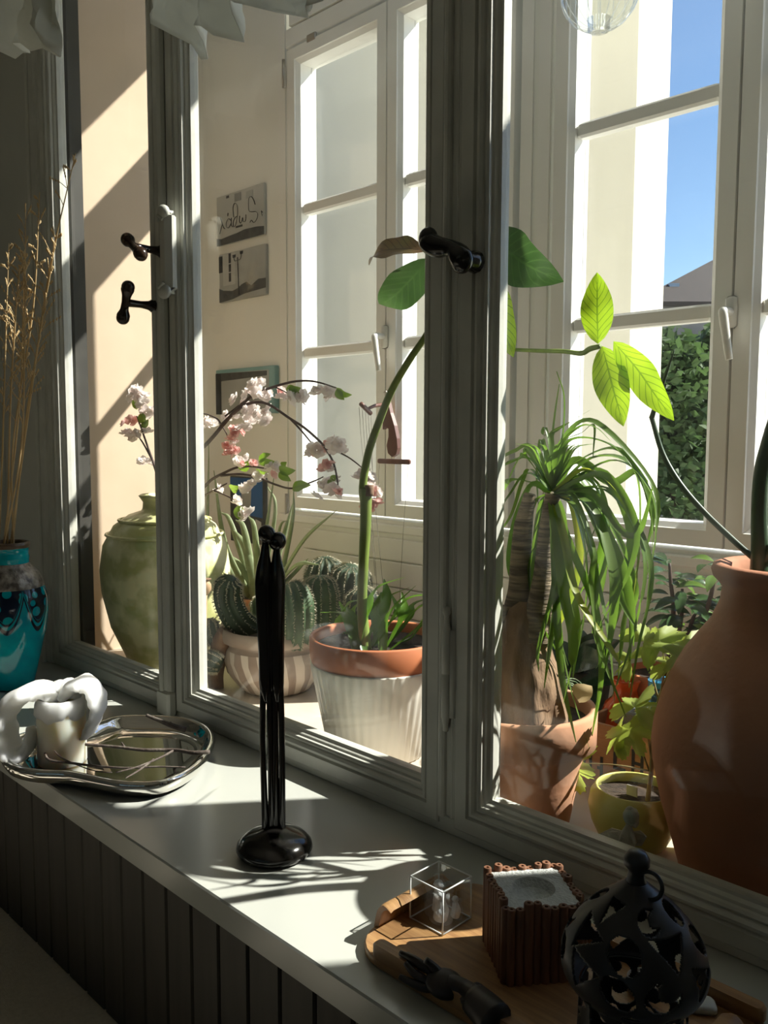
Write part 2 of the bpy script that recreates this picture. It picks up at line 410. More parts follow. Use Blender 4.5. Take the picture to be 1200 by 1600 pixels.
b.box((-3.2, YO, -4), (1.6, YO+.13, OZ0)); b.box((-3.2, YO, OZ1), (1.6, YO+.13, 8)); b.box((1.6, YO-.4, -4), (16, YO+.13, 8))  # unseen facade extended up and right to bounce sun onto the wing
struct(b.build('wall_outer', cream, smooth=False))
for i, (x0, x1, panes, ml, mr) in enumerate(UNITS):
    wn = group_struct('window_%d' % (i+5), (x0, YO, OZ0))
    b = MB()
    fr = [(0, YO-.004), (0, YO+.09), (.0355, YO+.09), (.0355, YO-.004)]
    b.ring(fr, x0-ml, x1+mr, ZGB-.064, ZTT+.054)
    b.cbox((x0-ml, YO-.004, ZGT+.065), (x1+mr, YO+.09, ZTB-.055), .003)
    b.build('window_frame', creamw, wn, smooth=False)
    for (a, c) in panes:
        sw = [(0, YO+.062), (0, YO+.006), (.012, YO-.006), (.014, YO-.010), (.052, YO-.010), (.053, YO-.004), (.053, YO+.07), (0, YO+.07)]
        s_ = MB().ring(sw, a, c, ZGB, ZGT).build('sash_frame', creamw, wn, smooth=False)
        for zm in ((.93, 1.41) if i < 2 else ()):
            MB().cbox((a, YO+.012, zm-.019), (c, YO+.048, zm+.019), .006).build('glazing_bar', creamw, wn, smooth=False)
        MB().box((a, YO+.052, ZGB), (c, YO+.056, ZGT)).build('glass_pane', glass_out, wn, smooth=False)
    MB().ring([(0, YO+.062), (0, YO+.01), (.012, YO-.004), (.052, YO-.008), (.053, YO+.07)], x0+.01, x1-.01, ZTB, ZTT).build('transom_frame', creamw, wn, smooth=False)
    MB().box((x0+.01, YO+.052, ZTB), (x1-.01, YO+.056, ZTT)).build('transom_pane', glass_out, wn, smooth=False)
    # lever handle
    xc = x0+GW+PW/2; hz = .95 if i == 0 else .92
    h = MB(); h.cbox((xc-.013, YO-.022, hz-.035), (xc+.013, YO-.008, hz+.035), .005)
    h.tube([(xc, YO-.015, hz), (xc, YO-.055, hz), (xc+.004, YO-.06, hz-.02), (xc+.018, YO-.058, hz-.105)], [.009, .009, .010, .008], 14, 10)
    h.build('lever', white_plastic, wn)
    if i == 0: kp_ = PY(486, 58, YO-.010); MB().cbox((kp_.x-.022, YO-.012, kp_.z-.012), (kp_.x+.022, YO-.003, kp_.z+.012), .002).build('keep_plate', metal, wn, smooth=False)
    # hinges on the sash edge
    for zz in (.40, 1.86): MB().tube([(x0-.062, YO-.016, zz-.045), (x0-.062, YO-.016, zz+.045)], .006, 2, 8).build('hinge', metal, wn)
    # sash bottom detail and sill bead
    MB().cbox((x0-.10, YO-.022, OZ0-.012), (x1+.10, YO+.01, OZ0+.016), .004).build('inner_bead', creamw, wn, smooth=False)
# horizontal boards of the panelling under the outer windows
pn = struct(MB().box((-2.9, YO-.006, SH), (1.5, YO+.004, OZ0-.012)).build('wall_panelling', creamw, smooth=False))
zs = [-.02, .09, .18, .262, .334]
for a, c in zip(zs[:-1], zs[1:]):
    MB().cbox((-2.28, YO-.018, a+.002), (1.5, YO-.005, c-.002), .003).build('board', creamw, pn, smooth=False)

# ---- outside: neighbouring pier, ground, house, trees
facade = mat('pale_render', (.58, .545, .46), (.55, .515, .435), .9, ns=1.5)
xq = PY(985, 500, 3.2).x
yq = PX(1035, 500, xq).y
bp = MB().box((xq-6, 3.2, -4), (xq, yq, 6.5)).build('house_wing', facade, smooth=False)
tag(bp, 'tall pale rendered wing wall standing just outside the veranda windows', 'building')
struct(MB().box((-80, -70, -4.2), (80, 120, -4)).build('ground', mat('pale_gravel', (.66, .64, .57), (.60, .58, .52), .95, ns=2), smooth=False))
#@@OBJECTS
# ================================================================== THINGS ON THE SILL
def M3(rz): return Matrix.Rotation(rz, 3, 'Z')
# ---- statue of a couple
c = PZ(429, 1333, 0); D0 = 1.341; K = D0/1347
t = thing('couple_figurine', 'tall slender glossy black figurine of two merged figures standing on the white sill', 'sculpture', c)
def zpx(y): return CZ-(y-681)*K
RT = V(math.cos(R(45)), math.sin(R(45)), 0)             # the pair stands broadside along this line
def sp(x, y): return c+RT*((x-429)*K)+V(0, 0, zpx(y))
b = MB(); b.lathe([(0, 0), (.045, 0), (.056, .004), (.0595, .010), (.058, .017), (.050, .026), (.038, .033), (.024, .038), (.012, .044), (0, .047)], c, 40)
b.build('base', blackm, t)
b = MB()
# legs
for xb, xm_, xt in ((415, 412, 414), (425, 424, 423), (431, 432, 431), (441, 442, 440)):
    b.tube([sp(xb+(429-xb)*-.15, 1312), sp(xb, 1295), sp(xm_, 1160), sp(xt, 1060), sp(xt+(428-xt)*.2, 1030)], [.0085, .0056, .0046, .0050, .0060], 26, 10)
b.build('leg', blackm, t)
b = MB()
for P_, rp in (([(418, 1092), (417, 1066), (417, 1010), (416, 950), (416, 905), (417, 882), (418, 864), (419, 846), (420, 838)], [4, 9.5, 10.5, 12.5, 13.5, 12, 8, 5.2, 7]),
               ([(436, 1092), (436, 1066), (436, 1010), (436, 950), (437, 910), (437, 888), (436, 872), (436, 856), (437, 848)], [4, 9.5, 10.5, 12, 12.5, 11, 8, 5.0, 7])):
    b.tube([sp(*q_) for q_ in P_], [v_*K for v_ in rp], 44, 16)
b.tube([sp(427, 1078), sp(427, 1000), sp(427, 930), sp(427, 895), sp(427, 880)], [3*K, 8*K, 9*K, 8*K, 3*K], 24, 14)
b.build('torso', blackm, t)
for (hx, hy, sg) in ((421, 831, -1), (438, 842, 1)):
    b = MB(); p = sp(hx, hy); b.blob(p, (.0126, .0126, .0145), 20, 14, Matrix.Rotation(R(22*sg), 3, V(-RT.y, RT.x, 0)), lambda d: 1+.12*max(0, d.x*-sg))
    b.build('head', blackm, t)

# ---- turquoise vase with dry grass
c = PZ(19, 1072, 0); c.x = max(c.x, XN+.125); kz = 2.21/1347
def vase_mat():
    m = mat('turquoise_glaze', (.0, .40, .45), (.0, .25, .31), .08, ns=14); nt = m.node_tree; b = nt.nodes['Principled BSDF']
    tc = nt.nodes.new('ShaderNodeTexCoord'); sx = nt.nodes.new('ShaderNodeSeparateXYZ'); nt.links.new(tc.outputs['Object'], sx.inputs[0])
    an = _math(nt, 'MULTIPLY', _math(nt, 'ARCTAN2', sx.outputs[1], sx.outputs[0]), 7/(2*math.pi))
    fr = _math(nt, 'ABSOLUTE', _math(nt, 'SUBTRACT', _math(nt, 'FRACT', an), .5))       # 0..0.5 within a petal
    h = _math(nt, 'MULTIPLY_ADD', sx.outputs[2], -1/.115, .262/.115)                    # 0 at the shoulder, 1 lower
    edge = _math(nt, 'SUBTRACT', h, _math(nt, 'MULTIPLY_ADD', _math(nt, 'POWER', _math(nt, 'MULTIPLY', fr, 2), 2.0), -.75, .9))
    line = _math(nt, 'LESS_THAN', _math(nt, 'ABSOLUTE', edge), .055)
    line2 = _math(nt, 'LESS_THAN', _math(nt, 'ABSOLUTE', _math(nt, 'ADD', edge, .16)), .03)
    inside = _math(nt, 'MULTIPLY', _math(nt, 'LESS_THAN', edge, -.2), _math(nt, 'GREATER_THAN', h, 0.0))
    vor = nt.nodes.new('ShaderNodeTexVoronoi'); vor.inputs['Scale'].default_value = 34; nt.links.new(tc.outputs['Object'], vor.inputs[0])
    dots = _math(nt, 'GREATER_THAN', vor.outputs['Distance'], .42)
    ink = _math(nt, 'MAXIMUM', _math(nt, 'MAXIMUM', line, line2), _math(nt, 'MULTIPLY', inside, dots))
    ink = _math(nt, 'MULTIPLY', ink, _math(nt, 'GREATER_THAN', h, 0.0))
    old = b.inputs['Base Color'].links[0].from_socket
    nt.links.new(_mix(nt, ink, old, (.006, .012, .03)), b.inputs['Base Color']); return m
t = thing('turquoise_vase', 'turquoise glazed vase with dark embossed shoulder band at left end of sill', 'vase', c)
prof = [(.045, 0), (.055, .004), (.060, .03), (.074, .09), (.088, .15), (.0945, .2), (.094, .235), (.086, .262)]
MB().lathe([(0, .003)]+prof, c, 40).build('body', vase_mat(), t)
relief = mat('embossed_band', (.42, .38, .33), (.10, .085, .07), .35, .35, ns=55, bump=1.0, bs=70)
MB().lathe([(.086, .262), (.0865, .268), (.075, .295), (.060, .312), (.054, .318), (.054, .322), (.050, .323)], c, 40).build('shoulder_band', relief, t)
MB().lathe([(.051, .320), (.0515, .333), (.0525, .338), (.0505, .345), (.052, .360), (.0535, .362)], c, 36).build('neck', vase_mat(), t)
MB().lathe([(.0535, .362), (.055, .368), (.0545, .376), (.049, .377), (.046, .370), (.044, .33), (.040, .30), (0, .298)], c, 36).build('rim', mat('brown_rim', (.12, .075, .045), None, .3), t)
straw = leaf_mat('dry_straw', (.78, .60, .33), (.60, .44, .22), .3, rough=.6)
vtop = c+V(0, 0, .37)
gp = [((28, 850), (33, 700), (38, 520), (40, 330), 1.0), ((14, 850), (16, 640), (24, 500), (30, 420), .9), ((22, 850), (30, 640), (36, 500), (38, 390), 1.0),
      ((20, 850), (40, 660), (66, 500), (92, 350), .85), ((8, 850), (4, 700), (8, 560), (14, 380), .7), ((26, 850), (48, 620), (78, 420), (118, 240), .7), ((12, 850), (20, 700), (52, 480), (62, 300), .6)]
for gi, (p0, p1, p2, p3, dens) in enumerate(gp):
    yy = c.y+random.uniform(-.02, .02); Y3 = .84+random.uniform(-.04, .04)
    P = [PY(*p0, yy), PY(*p1, yy*.6+Y3*.4), PY(*p2, Y3), PY(*p3, Y3)]
    P = [V(max(p.x, XN+.012), p.y, p.z) for p in P]
    P[0] = V(c.x+random.uniform(-.018, .018), c.y+random.uniform(-.018, .018), .345)
    t = thing('dry_grass_stem', 'thin dry golden grass stem with feathery seed head in turquoise vase', 'dried grass', P[0], 'dry grasses in the turquoise vase')
    MB().tube(P, [.0026, .0024, .0019, .0008], 24, 6).build('stem', straw, t)
    S = spline(P, 40); b = MB()
    for k in range(16, 40):
        for q in range(2):
            if random.random() > dens*.8: continue
            a = random.uniform(0, 6.28); L = random.uniform(.03, .10)*(1.15-k/55)
            d = V(math.cos(a)*.8, math.sin(a)*.35, random.uniform(.3, 1.1)).normalized()
            tip = S[k]+d*L; tip.x = max(tip.x, XN+.006); tip.y = min(tip.y, 1.0)
            mid = S[k].lerp(tip, .5)+V(0, 0, L*.08)
            b.tube([S[k], mid, tip], [.0008, .0007, .0005], 6, 4)
            for u in range(4):
                e = mid.lerp(tip, u/3); b.blob(e, (.0017, .0017, .0042), 5, 4, Matrix.Rotation(random.uniform(-.6, .6), 3, 'Y'))
    o = b.build('seed_head', straw, t); o['kind'] = 'stuff'

# ---- mirror tray
ol = [(2, 1183), (14, 1203), (50, 1214), (105, 1217), (150, 1226), (200, 1234), (255, 1231), (303, 1208), (331, 1172), (326, 1147), (292, 1131), (240, 1127), (185, 1128), (142, 1141), (100, 1150), (50, 1152), (15, 1165)]
W = [PZ(x, y, .02) for x, y in ol]; cen = sum(W, V(0, 0, 0))/len(W); cen.z = 0
N = 72; P = spline(W+[W[0]], N)[:-1]
chrome = mat('polished_silver', (.86, .84, .80), (.80, .78, .74), .04, 1, ns=5)
t = thing('mirrored_tray', 'shiny silver kidney-shaped dish with raised rolled rim on the sill', 'tray', cen)
def offs(k, d, z):
    a, b_ = P[(k-1) % N], P[(k+1) % N]; tg = (b_-a).normalized(); nr = V(tg.y, -tg.x, 0)
    if nr.dot(P[k]-cen) < 0: nr = -nr
    p = P[k]+nr*d; return V(p.x, p.y, z)
tp = [(-.045, 0), (-.018, .0015), (-.003, .009), (.004, .021), (.004, .030), (0, .0345), (-.006, .034), (-.011, .026), (-.020, .014), (-.034, .008), (-.05, .006)]
vs = []; fs = []
for d, z in tp: vs += [offs(k, d, z) for k in range(N)]
for i in range(len(tp)-1):
    for k in range(N): j = (k+1) % N; fs.append((i*N+k, i*N+j, i*N+N+j, i*N+N+k))
fs.append(tuple(range((len(tp)-1)*N, len(tp)*N))); fs.append(tuple(range(N-1, -1, -1)))
MB().add(vs, fs).build('dish', chrome, t)
# ---- candle with folded wax petals
wax = mat('ivory_wax', (.90, .85, .68), (.88, .82, .63), .45, ns=6, Subsurface_Weight=1, Subsurface_Radius=(1, .8, .55), Subsurface_Scale=.04)
wax2 = mat('translucent_white_wax', (.92, .92, .88), (.89, .89, .85), .65, ns=9, bump=.2, bs=50, Subsurface_Weight=1, Subsurface_Radius=(1, .97, .9), Subsurface_Scale=.05)
cc = PZ(98, 1190, .0065); 
t = thing('pillar_candle', 'ivory pillar candle with folded white wax flaps on the silver dish', 'candle', cc)
CH = .128; CR = .046
MB().lathe([(0, 0), (CR-.003, 0), (CR, .003), (CR, CH-.012), (CR-.002, CH-.006), (CR-.01, CH-.012), (0, CH-.02)], cc, 40).build('pillar', wax, t)
rt = V(CM[0][0], CM[0][1], 0).normalized(); fw = V(CM[2][0], CM[2][1], 0).normalized()
kc = 1.707/1347
def cpx(x, y, dd=0): return cc+rt*((x-98)*kc)+fw*dd+V(0, 0, CZ-.0065+(681-y)*kc)
def wax_ear(P_, rp, name):
    # a folded sheet of wax: a thick ruffled band looping out and down from the rim
    n, seg = 44, 20; S = spline([cpx(x, y, d) for x, y, d in P_], n); rr = lerp_list(rp, n); vs = []
    for i in range(n+1):
        T_ = (S[min(i+1, n)]-S[max(i-1, 0)]).normalized(); N_ = T_.cross(fw).normalized(); B_ = N_.cross(T_)
        for k in range(seg):
            a = 2*math.pi*k/seg
            ru = 1+.10*math.sin(i*.55+2*a)+.06*math.sin(i*1.3-a)
            vs.append(S[i]+(N_*math.cos(a)*rr[i]*kc*.62+B_*math.sin(a)*rr[i]*kc*1.75)*ru)
    fs = [(i*seg+k, i*seg+(k+1) % seg, i*seg+seg+(k+1) % seg, i*seg+seg+k) for i in range(n) for k in range(seg)]
    fs += [tuple(range(seg-1, -1, -1)), tuple(range(n*seg, n*seg+seg))]
    return MB().add(vs, fs).build('wax_flap', wax2, t)
wax_ear([(92, 1088, -.01), (72, 1076, 0), (44, 1080, .0), (22, 1098, -.005), (12, 1125, -.01), (16, 1152, -.015), (30, 1170, -.02), (46, 1168, -.02), (54, 1150, -.015), (54, 1130, -.01)], [12, 19, 22, 23, 22, 21, 19, 15, 12, 8], 'l')
wax_ear([(100, 1088, .0), (116, 1070, .005), (134, 1066, .008), (149, 1080, .008), (154, 1102, .006), (148, 1124, .003), (138, 1142, 0), (128, 1150, 0)], [12, 17, 18, 17, 16, 15, 12, 7], 'r')
wax_ear([(66, 1086, .03), (84, 1078, .035), (104, 1076, .035), (120, 1080, .03)], [12, 15, 15, 12], 'b')
b = MB(); b.lathe([(CR-.004, CH-.04), (CR+.002, CH-.03), (CR+.0025, CH-.01), (CR-.002, CH+.004), (CR-.010, CH+.002), (CR-.016, CH-.010)], cc, 44, lambda r, z, a: r+.0025*math.sin(a*5)*(z < CH-.02)+.001*math.sin(a*11))
b.build('wax_collar', wax2, t)
# ---- twigs lying on the dish
bark = mat('twig_bark', (.075, .055, .045), (.20, .17, .14), .7, ns=40, lo=.5, hi=.75, bump=.5, bs=200)
def twig(name, label, px, r0, subs, hz=.026):
    n = len(px); P = []
    for i, q in enumerate(px): P.append(PZ(q[0], q[1], q[2] if len(q) > 2 else hz))
    t = thing(name, label, 'twig', P[0])
    MB().tube(P, [r0, r0*.8, r0*.55], 30, 7).build('stem', bark, t)
    for s_ in subs: MB().tube([PZ(q[0], q[1], q[2] if len(q) > 2 else hz) for q in s_], [r0*.6, r0*.45, r0*.3], 12, 6).build('shoot', bark, t)
twig('twig', 'long forked dark twig crossing from the dish rim to the candle', [(328, 1175, .041), (300, 1176, .040), (272, 1172, .036), (225, 1172, .037), (180, 1167, .038), (130, 1163, .042), (95, 1159, .048), (62, 1154, .05)], .0042,
     [[(272, 1172, .036), (250, 1184, .034), (215, 1198, .032), (181, 1207, .03)], [(134, 1163, .042), (122, 1150, .055), (113, 1139, .066)], [(195, 1168, .038), (190, 1160, .044)], [(240, 1187, .032), (218, 1203, .03), (196, 1216, .028)]])
twig('twig', 'short thick broken twig sticking out over the far rim of the dish', [(290, 1140, .043), (270, 1134, .054), (250, 1126, .062), (228, 1117, .075)], .0062, [[(268, 1134, .048), (266, 1128, .056)]])
twig('twig', 'curved thin twig along the near rim of the dish', [(70, 1172, .04), (76, 1187, .036), (110, 1192, .032), (150, 1197, .030), (200, 1200, .030), (245, 1198, .030), (290, 1199, .029)], .0028,
     [[(73, 1158, .052), (84, 1172, .046), (95, 1183, .04), (120, 1195, .034), (150, 1205, .031), (175, 1207, .029)]])

# ================================================================== WOODEN TRAY GROUP
wood = mat('oiled_wood', (.42, .24, .10), (.27, .14, .06), .42, ns=9, stretch=(1, 14, 6), bump=.15)
TX0, TX1, TY0, TY1 = -.765, -.31, .70, .935
t = thing('wooden_tray', 'brown wooden tray with rolled end handles at the near end of sill', 'tray', V((TX0+TX1)/2, (TY0+TY1)/2, 0))
def rrect(x0, x1, y0, y1, r, n=6):
    out = []
    for cx, cy, a0 in ((x1-r, y1-r, 0), (x0+r, y1-r, 90), (x0+r, y0+r, 180), (x1-r, y0+r, 270)):
        for k in range(n+1): a = R(a0+90*k/n); out.append((cx+r*math.cos(a), cy+r*math.sin(a)))
    return out
def slab(loop, z0, z1, c=.002):
    n = len(loop); cx = sum(p[0] for p in loop)/n; cy = sum(p[1] for p in loop)/n; vs = []
    for z, k in ((z0, c), (z0+c, 0), (z1-c, 0), (z1, c)):
        for (x, y) in loop:
            d = math.hypot(x-cx, y-cy); vs.append(V(x-(x-cx)/d*k, y-(y-cy)/d*k, z))
    fs = [tuple(range(n-1, -1, -1)), tuple(range(3*n, 4*n))]
    for l in range(3):
        for i in range(n): j = (i+1) % n; fs.append((l*n+i, l*n+j, l*n+n+j, l*n+n+i))
    return vs, fs
MB().add(*slab(rrect(TX0, TX1, TY0, TY1, .055), .001, .012)).build('tray_base', wood, t, angle=40)
for (x0, x1, y) in ((TX0+.045, -.462, TY0+.006), (TX0+.06, TX1-.02, TY1-.016)):
    b = MB(); b.add(*slab(rrect(x0, x1, y-.006, y+.010, .006), .0115, .030, .003)); b.build('rail', wood, t, angle=40)
for xe, sg in ((TX0+.009, -1), (TX1-.022, 1)):
    # S-curled handle board
    pr = [(.010, .0115), (.007, .026), (.004, .036), (-.001, .043), (-.007, .047), (-.013, .046)]
    vs = []; ys = [TY0+.05, TY0+.055, TY1-.075, TY1-.07]
    for yk, yv in enumerate(ys):
        sh = .002 if yk in (0, 3) else 0
        for k, (dx, z) in enumerate(pr): vs.append(V(xe+sg*-dx*-1*1.0+sg*0, yv, z-sh))
        for k, (dx, z) in reversed(list(enumerate(pr))): vs.append(V(xe+sg*dx*1.0+(-sg)*.008, yv, z-sh-.004*(k/5)))
    n = 12; fs = [tuple(range(n-1, -1, -1)), tuple(range(3*n, 4*n))]
    for l in range(3):
        for i in range(n): j = (i+1) % n; fs.append((l*n+i, l*n+j, l*n+n+j, l*n+n+i))
    MB().add(vs, fs).build('handle', wood, t, angle=50)
# ---- crystal cube
CX0, CY0, CS, CZ0 = -.744, .793, .0595, .0122
t = thing('crystal_cube', 'clear glass cube with frosted figures engraved inside on the wooden tray', 'glass cube', V(CX0+CS/2, CY0+CS/2, CZ0))
MB().cbox((CX0, CY0, CZ0), (CX0+CS, CY0+CS, CZ0+CS), .0022).build('glass_block', crystal_mat('crystal', .8), t, smooth=False)
b = MB(); e_ = .0013; CR_ = [(CX0+e_, CX0+CS-e_), (CY0+e_, CY0+CS-e_), (CZ0+e_, CZ0+CS-e_)]
for i_ in range(3):
    for a_ in (0, 1):
        for c_ in (0, 1):
            p0 = [0, 0, 0]; p0[(i_+1) % 3] = CR_[(i_+1) % 3][a_]; p0[(i_+2) % 3] = CR_[(i_+2) % 3][c_]; p1 = list(p0); p0[i_] = CR_[i_][0]; p1[i_] = CR_[i_][1]
            b.tube([p0, p1], .0011, 1, 6)
b.build('edge_highlight', mat('highlight_white', (.85, .88, .87), None, .15), t)  # pale bars along the cube edges: highlights put into the colour
frost = mat('frosted_engraving', (.92, .94, .95), (.75, .8, .84), .8, ns=200)
for (fx, fy, h, rr) in ((.020, .036, .040, .0085), (.036, .022, .036, .0095), (.046, .040, .026, .006)):
    p = V(CX0+fx, CY0+fy, CZ0+.006); b = MB(); fn = lambda d: 1+.14*math.sin(d.x*9+d.z*11)*math.cos(d.y*8)
    b.tube([p, p+V(.002, 0, h*.35), p+V(-.001, .001, h*.7)], [rr, rr*1.05, rr*.6], 14, 12)
    b.blob(p+V(-.001, .001, h*.86), rr*.72, 14, 10, None, fn); b.blob(p+V(rr*.5, -rr*.5, h*.3), rr*.7, 12, 8, None, fn)
    b.build('engraving', frost, t)
# ---- bamboo candle holder
bc = V(-.578, .838, .0122); BR = R(-37); BS = .094; BH = .094
bam = mat('cinnamon_stick_bark', (.26, .12, .065), (.16, .07, .035), .6, ns=30, stretch=(1, 1, .15), bump=.3)
pith = mat('pale_pith', (.45, .24, .13), (.32, .16, .09), .7, ns=80)
t = thing('stick_candle_holder', 'square candle holder wrapped in upright brown sticks on the wooden tray', 'candle holder', bc)
Mr = M3(BR)
k = 0
stick_me = None
for side in range(4):
    for q in range(9):
        u = -BS/2+BS*(q+.5)/9; p = V(u, -BS/2, 0); p = M3(BR+side*math.pi/2) @ p
        hh = BH*(1+random.uniform(-.045, .05)); rr = .0054+random.uniform(-.0005, .0006)
        b = MB(); b.lathe([(0, 0), (rr, 0), (rr*1.03, hh*.5), (rr, hh-.001), (rr*.85, hh), (rr*.4, hh), (rr*.3, hh-.003), (0, hh-.003)], bc+p, 10)
        b.build('stick', bam, t, angle=50)
sand = mat('white_sand', (.68, .70, .68), (.56, .58, .56), .95, ns=160, bump=.6, bs=300)
b = MB(); hs = BS/2-.004
prof = [(hs*1.0, .002), (hs*1.0, BH-.003)]
# square top with a round well
vs = []; n = 32; z1 = BH-.004
for k in range(n):
    a = 2*math.pi*k/n; sq = hs/max(abs(math.cos(a)), abs(math.sin(a))); vs.append(bc+Mr @ V(sq*math.cos(a), sq*math.sin(a), .004))
for k in range(n):
    a = 2*math.pi*k/n; sq = hs/max(abs(math.cos(a)), abs(math.sin(a))); vs.append(bc+Mr @ V(sq*math.cos(a), sq*math.sin(a), z1))
for rr, z in ((.026, z1), (.0245, z1-.004), (.021, z1-.011), (.012, z1-.014), (.001, z1-.015)):
    for k in range(n): a = 2*math.pi*k/n; vs.append(bc+V(rr*math.cos(a+BR), rr*math.sin(a+BR), z))
fs = [(i*n+k, i*n+(k+1) % n, i*n+n+(k+1) % n, i*n+n+k) for i in range(6) for k in range(n)]; fs += [tuple(range(6*n, 7*n))]
b.add(vs, fs).build('sand_block', sand, t, angle=40)
b = MB(); p = bc+Mr @ V(BS/2-.002, BS/2-.004, BH-.01); b.tube([p, p+V(.002, 0, .02)], .0011, 2, 6).build('wick_end', pith, t)
# ---- lantern with cut-out pattern
lc = V(-.393, .743, .0125)
t = thing('metal_lantern', 'black openwork metal lantern with domed lid and ring finial on the wooden tray', 'lantern', lc)
def openwork(prof, name, holes, seg=260, par=t, thick=.0022):
    # dense lathe whose faces are dropped inside each rounded cut-out
    nz = 120; S = spline([(r, 0, z) for r, z in prof], nz); L = [0]
    for i in range(nz): L.append(L[-1]+(S[i+1]-S[i]).length)
    vs = [lc+V(S[i].x*math.cos(2*math.pi*k/seg), S[i].x*math.sin(2*math.pi*k/seg), S[i].z) for i in range(nz+1) for k in range(seg)]
    fs = []
    for i in range(nz):
        for k in range(seg):
            u = (k+.5)/seg; v = (L[i]+L[i+1])/2/L[-1]
            r = (S[i].x+S[i+1].x)/2
            if holes(u, v, r, L[-1]): continue
            j = (k+1) % seg; fs.append((i*seg+k, i*seg+j, (i+1)*seg+j, (i+1)*seg+k))
    used = sorted({q for f in fs for q in f}); mp = {q: i for i, q in enumerate(used)}
    o = MB().add([vs[q] for q in used], [tuple(mp[q] for q in f) for f in fs]).build(name, blackiron, par)
    s_ = o.modifiers.new('thick', 'SOLIDIFY'); s_.thickness = thick
    return o
def mk_holes(rows, seed):
    rnd = random.Random(seed); H = []
    for v, n, wd, hg in rows:
        off = rnd.random()
        for i in range(n):
            H.append(((i+off+rnd.uniform(-.1, .1))/n % 1, v+rnd.uniform(-.01, .01), wd*rnd.uniform(.8, 1.15), hg*rnd.uniform(.85, 1.1), rnd.choice((0, 1, 2)), rnd.uniform(-.7, .7)))
    def f(u, v, r, L):
        for hu, hv, a, b_, kind, rot in H:
            du = (u-hu+.5) % 1-.5; x = du*2*math.pi*r; y = (v-hv)*L
            X = x*math.cos(rot)+y*math.sin(rot); Y = -x*math.sin(rot)+y*math.cos(rot)
            X /= a; Y /= b_
            if kind == 0 and X*X+Y*Y < 1: return True
            if kind == 1 and abs(X) < .55*(1-Y) and -1 < Y < .95: return True
            if kind == 2 and X*X+Y*Y < 1 and (X-.45)**2+(Y+.35)**2 > .42: return True
        return False
    return f
openwork([(.010, .205), (.022, .195), (.044, .176), (.061, .155), (.0705, .132), (.069, .112), (.060, .098), (.053, .094)], 'lid', mk_holes([(.24, 6, .010, .014), (.47, 8, .017, .017), (.70, 10, .0175, .0155), (.9, 11, .011, .0075)], 3))
openwork([(.051, .096), (.052, .085), (.053, .05), (.053, .02), (.051, .004)], 'body', mk_holes([(.16, 9, .012, .012), (.42, 8, .014, .015), (.68, 8, .013, .013), (.9, 10, .010, .007)], 9))
b = MB(); b.lathe([(0, .003), (.050, .002), (.053, .0), (.052, .006), (.0, .008)], lc, 36); b.build('floor_plate', blackiron, t)
b = MB(); b.lathe([(.010, .203), (.008, .212), (.0075, .216), (.0125, .222), (.0125, .228), (.008, .235), (0, .237)], lc, 20)
b.build('finial', blackiron, t)
rg = lc+V(.012, -.004, .214); b = MB()
b.tube([rg+V(.013*math.cos(a)+.004, .003*math.sin(a), .012*math.sin(a)-.006) for a in [2*math.pi*k/16 for k in range(17)]], .0021, 40, 8, cap=False).build('ring', blackiron, t)
# ---- tea light and pale bar behind the lantern
tl = PZ(1006, 1548, .0122); t = thing('tealight', 'small white tealight on the tray seen through the lantern cut-outs', 'candle', tl)
MB().lathe([(0, 0), (.0185, 0), (.019, .001), (.019, .015), (.0195, .016), (.018, .016), (.0178, .012)], tl, 28).build('cup', metal, t)
MB().lathe([(.0178, .0122), (.012, .0128), (0, .013)], tl, 28).build('wax', wax2, t)
MB().tube([tl+V(0, 0, .012), tl+V(.001, 0, .018)], .0009, 2, 6).build('wick', dark, t)
sb = PZ(1088, 1576, .0122); 
Mb = Matrix.Translation(sb) @ Matrix.Rotation(R(35), 4, 'Z')
vs, fs = slab(rrect(-.021, .021, -.012, .012, .006), 0, .010, .003)
o = MB().add([Mb @ v for v in vs], fs).build('soap_bar', mat('pale_soap', (.66, .68, .66), None, .5), None, angle=60)
tag(o, 'small pale rounded bar lying on the tray right of the lantern', 'soap')
# ---- dark carved hand
def hp(x, y, h): return PZ(x, y, h)
base = hp(715, 1548, .016)
t = thing('carved_hand', 'dark carved hand with spread fingers lying palm up on the wooden tray', 'sculpture', V(base.x, base.y, .0122))
handm = mat('dark_carved_wood', (.030, .022, .019), (.018, .013, .011), .42, ns=30)
def skin_obj(name, chains, m, par, levels=2):
    # chains: lists of (point, radius); the first point of later chains may reuse an earlier point
    bm = bmesh.new(); lay = bm.verts.layers.skin.verify(); cache = {}
    for ch in chains:
        prev = None
        for p, r in ch:
            key = (round(p.x, 5), round(p.y, 5), round(p.z, 5))
            if key in cache: v = cache[key]
            else:
                v = bm.verts.new(p); v[lay].radius = (r, r) if not isinstance(r, tuple) else r; cache[key] = v
                if len(cache) == 1: v[lay].use_root = True
            if prev is not None and not bm.edges.get((prev, v)): bm.edges.new((prev, v))
            prev = v
    org = ORG.get(par.name, V(0, 0, 0)) if par else V(0, 0, 0)
    for v in bm.verts: v.co -= org
    me = bpy.data.meshes.new(name); bm.to_mesh(me); bm.free(); me.materials.append(m)
    o = bpy.data.objects.new(name, me); COL.objects.link(o)
    if par: o.parent = par; ORG[o.name] = org
    md = o.modifiers.new('skin', 'SKIN'); md.use_smooth_shade = True
    s_ = o.modifiers.new('sub', 'SUBSURF'); s_.levels = levels; s_.render_levels = levels
    return o
wr = hp(722, 1545, .022); pm = hp(700, 1543, .022); pk = hp(686, 1540, .022)
b = MB()
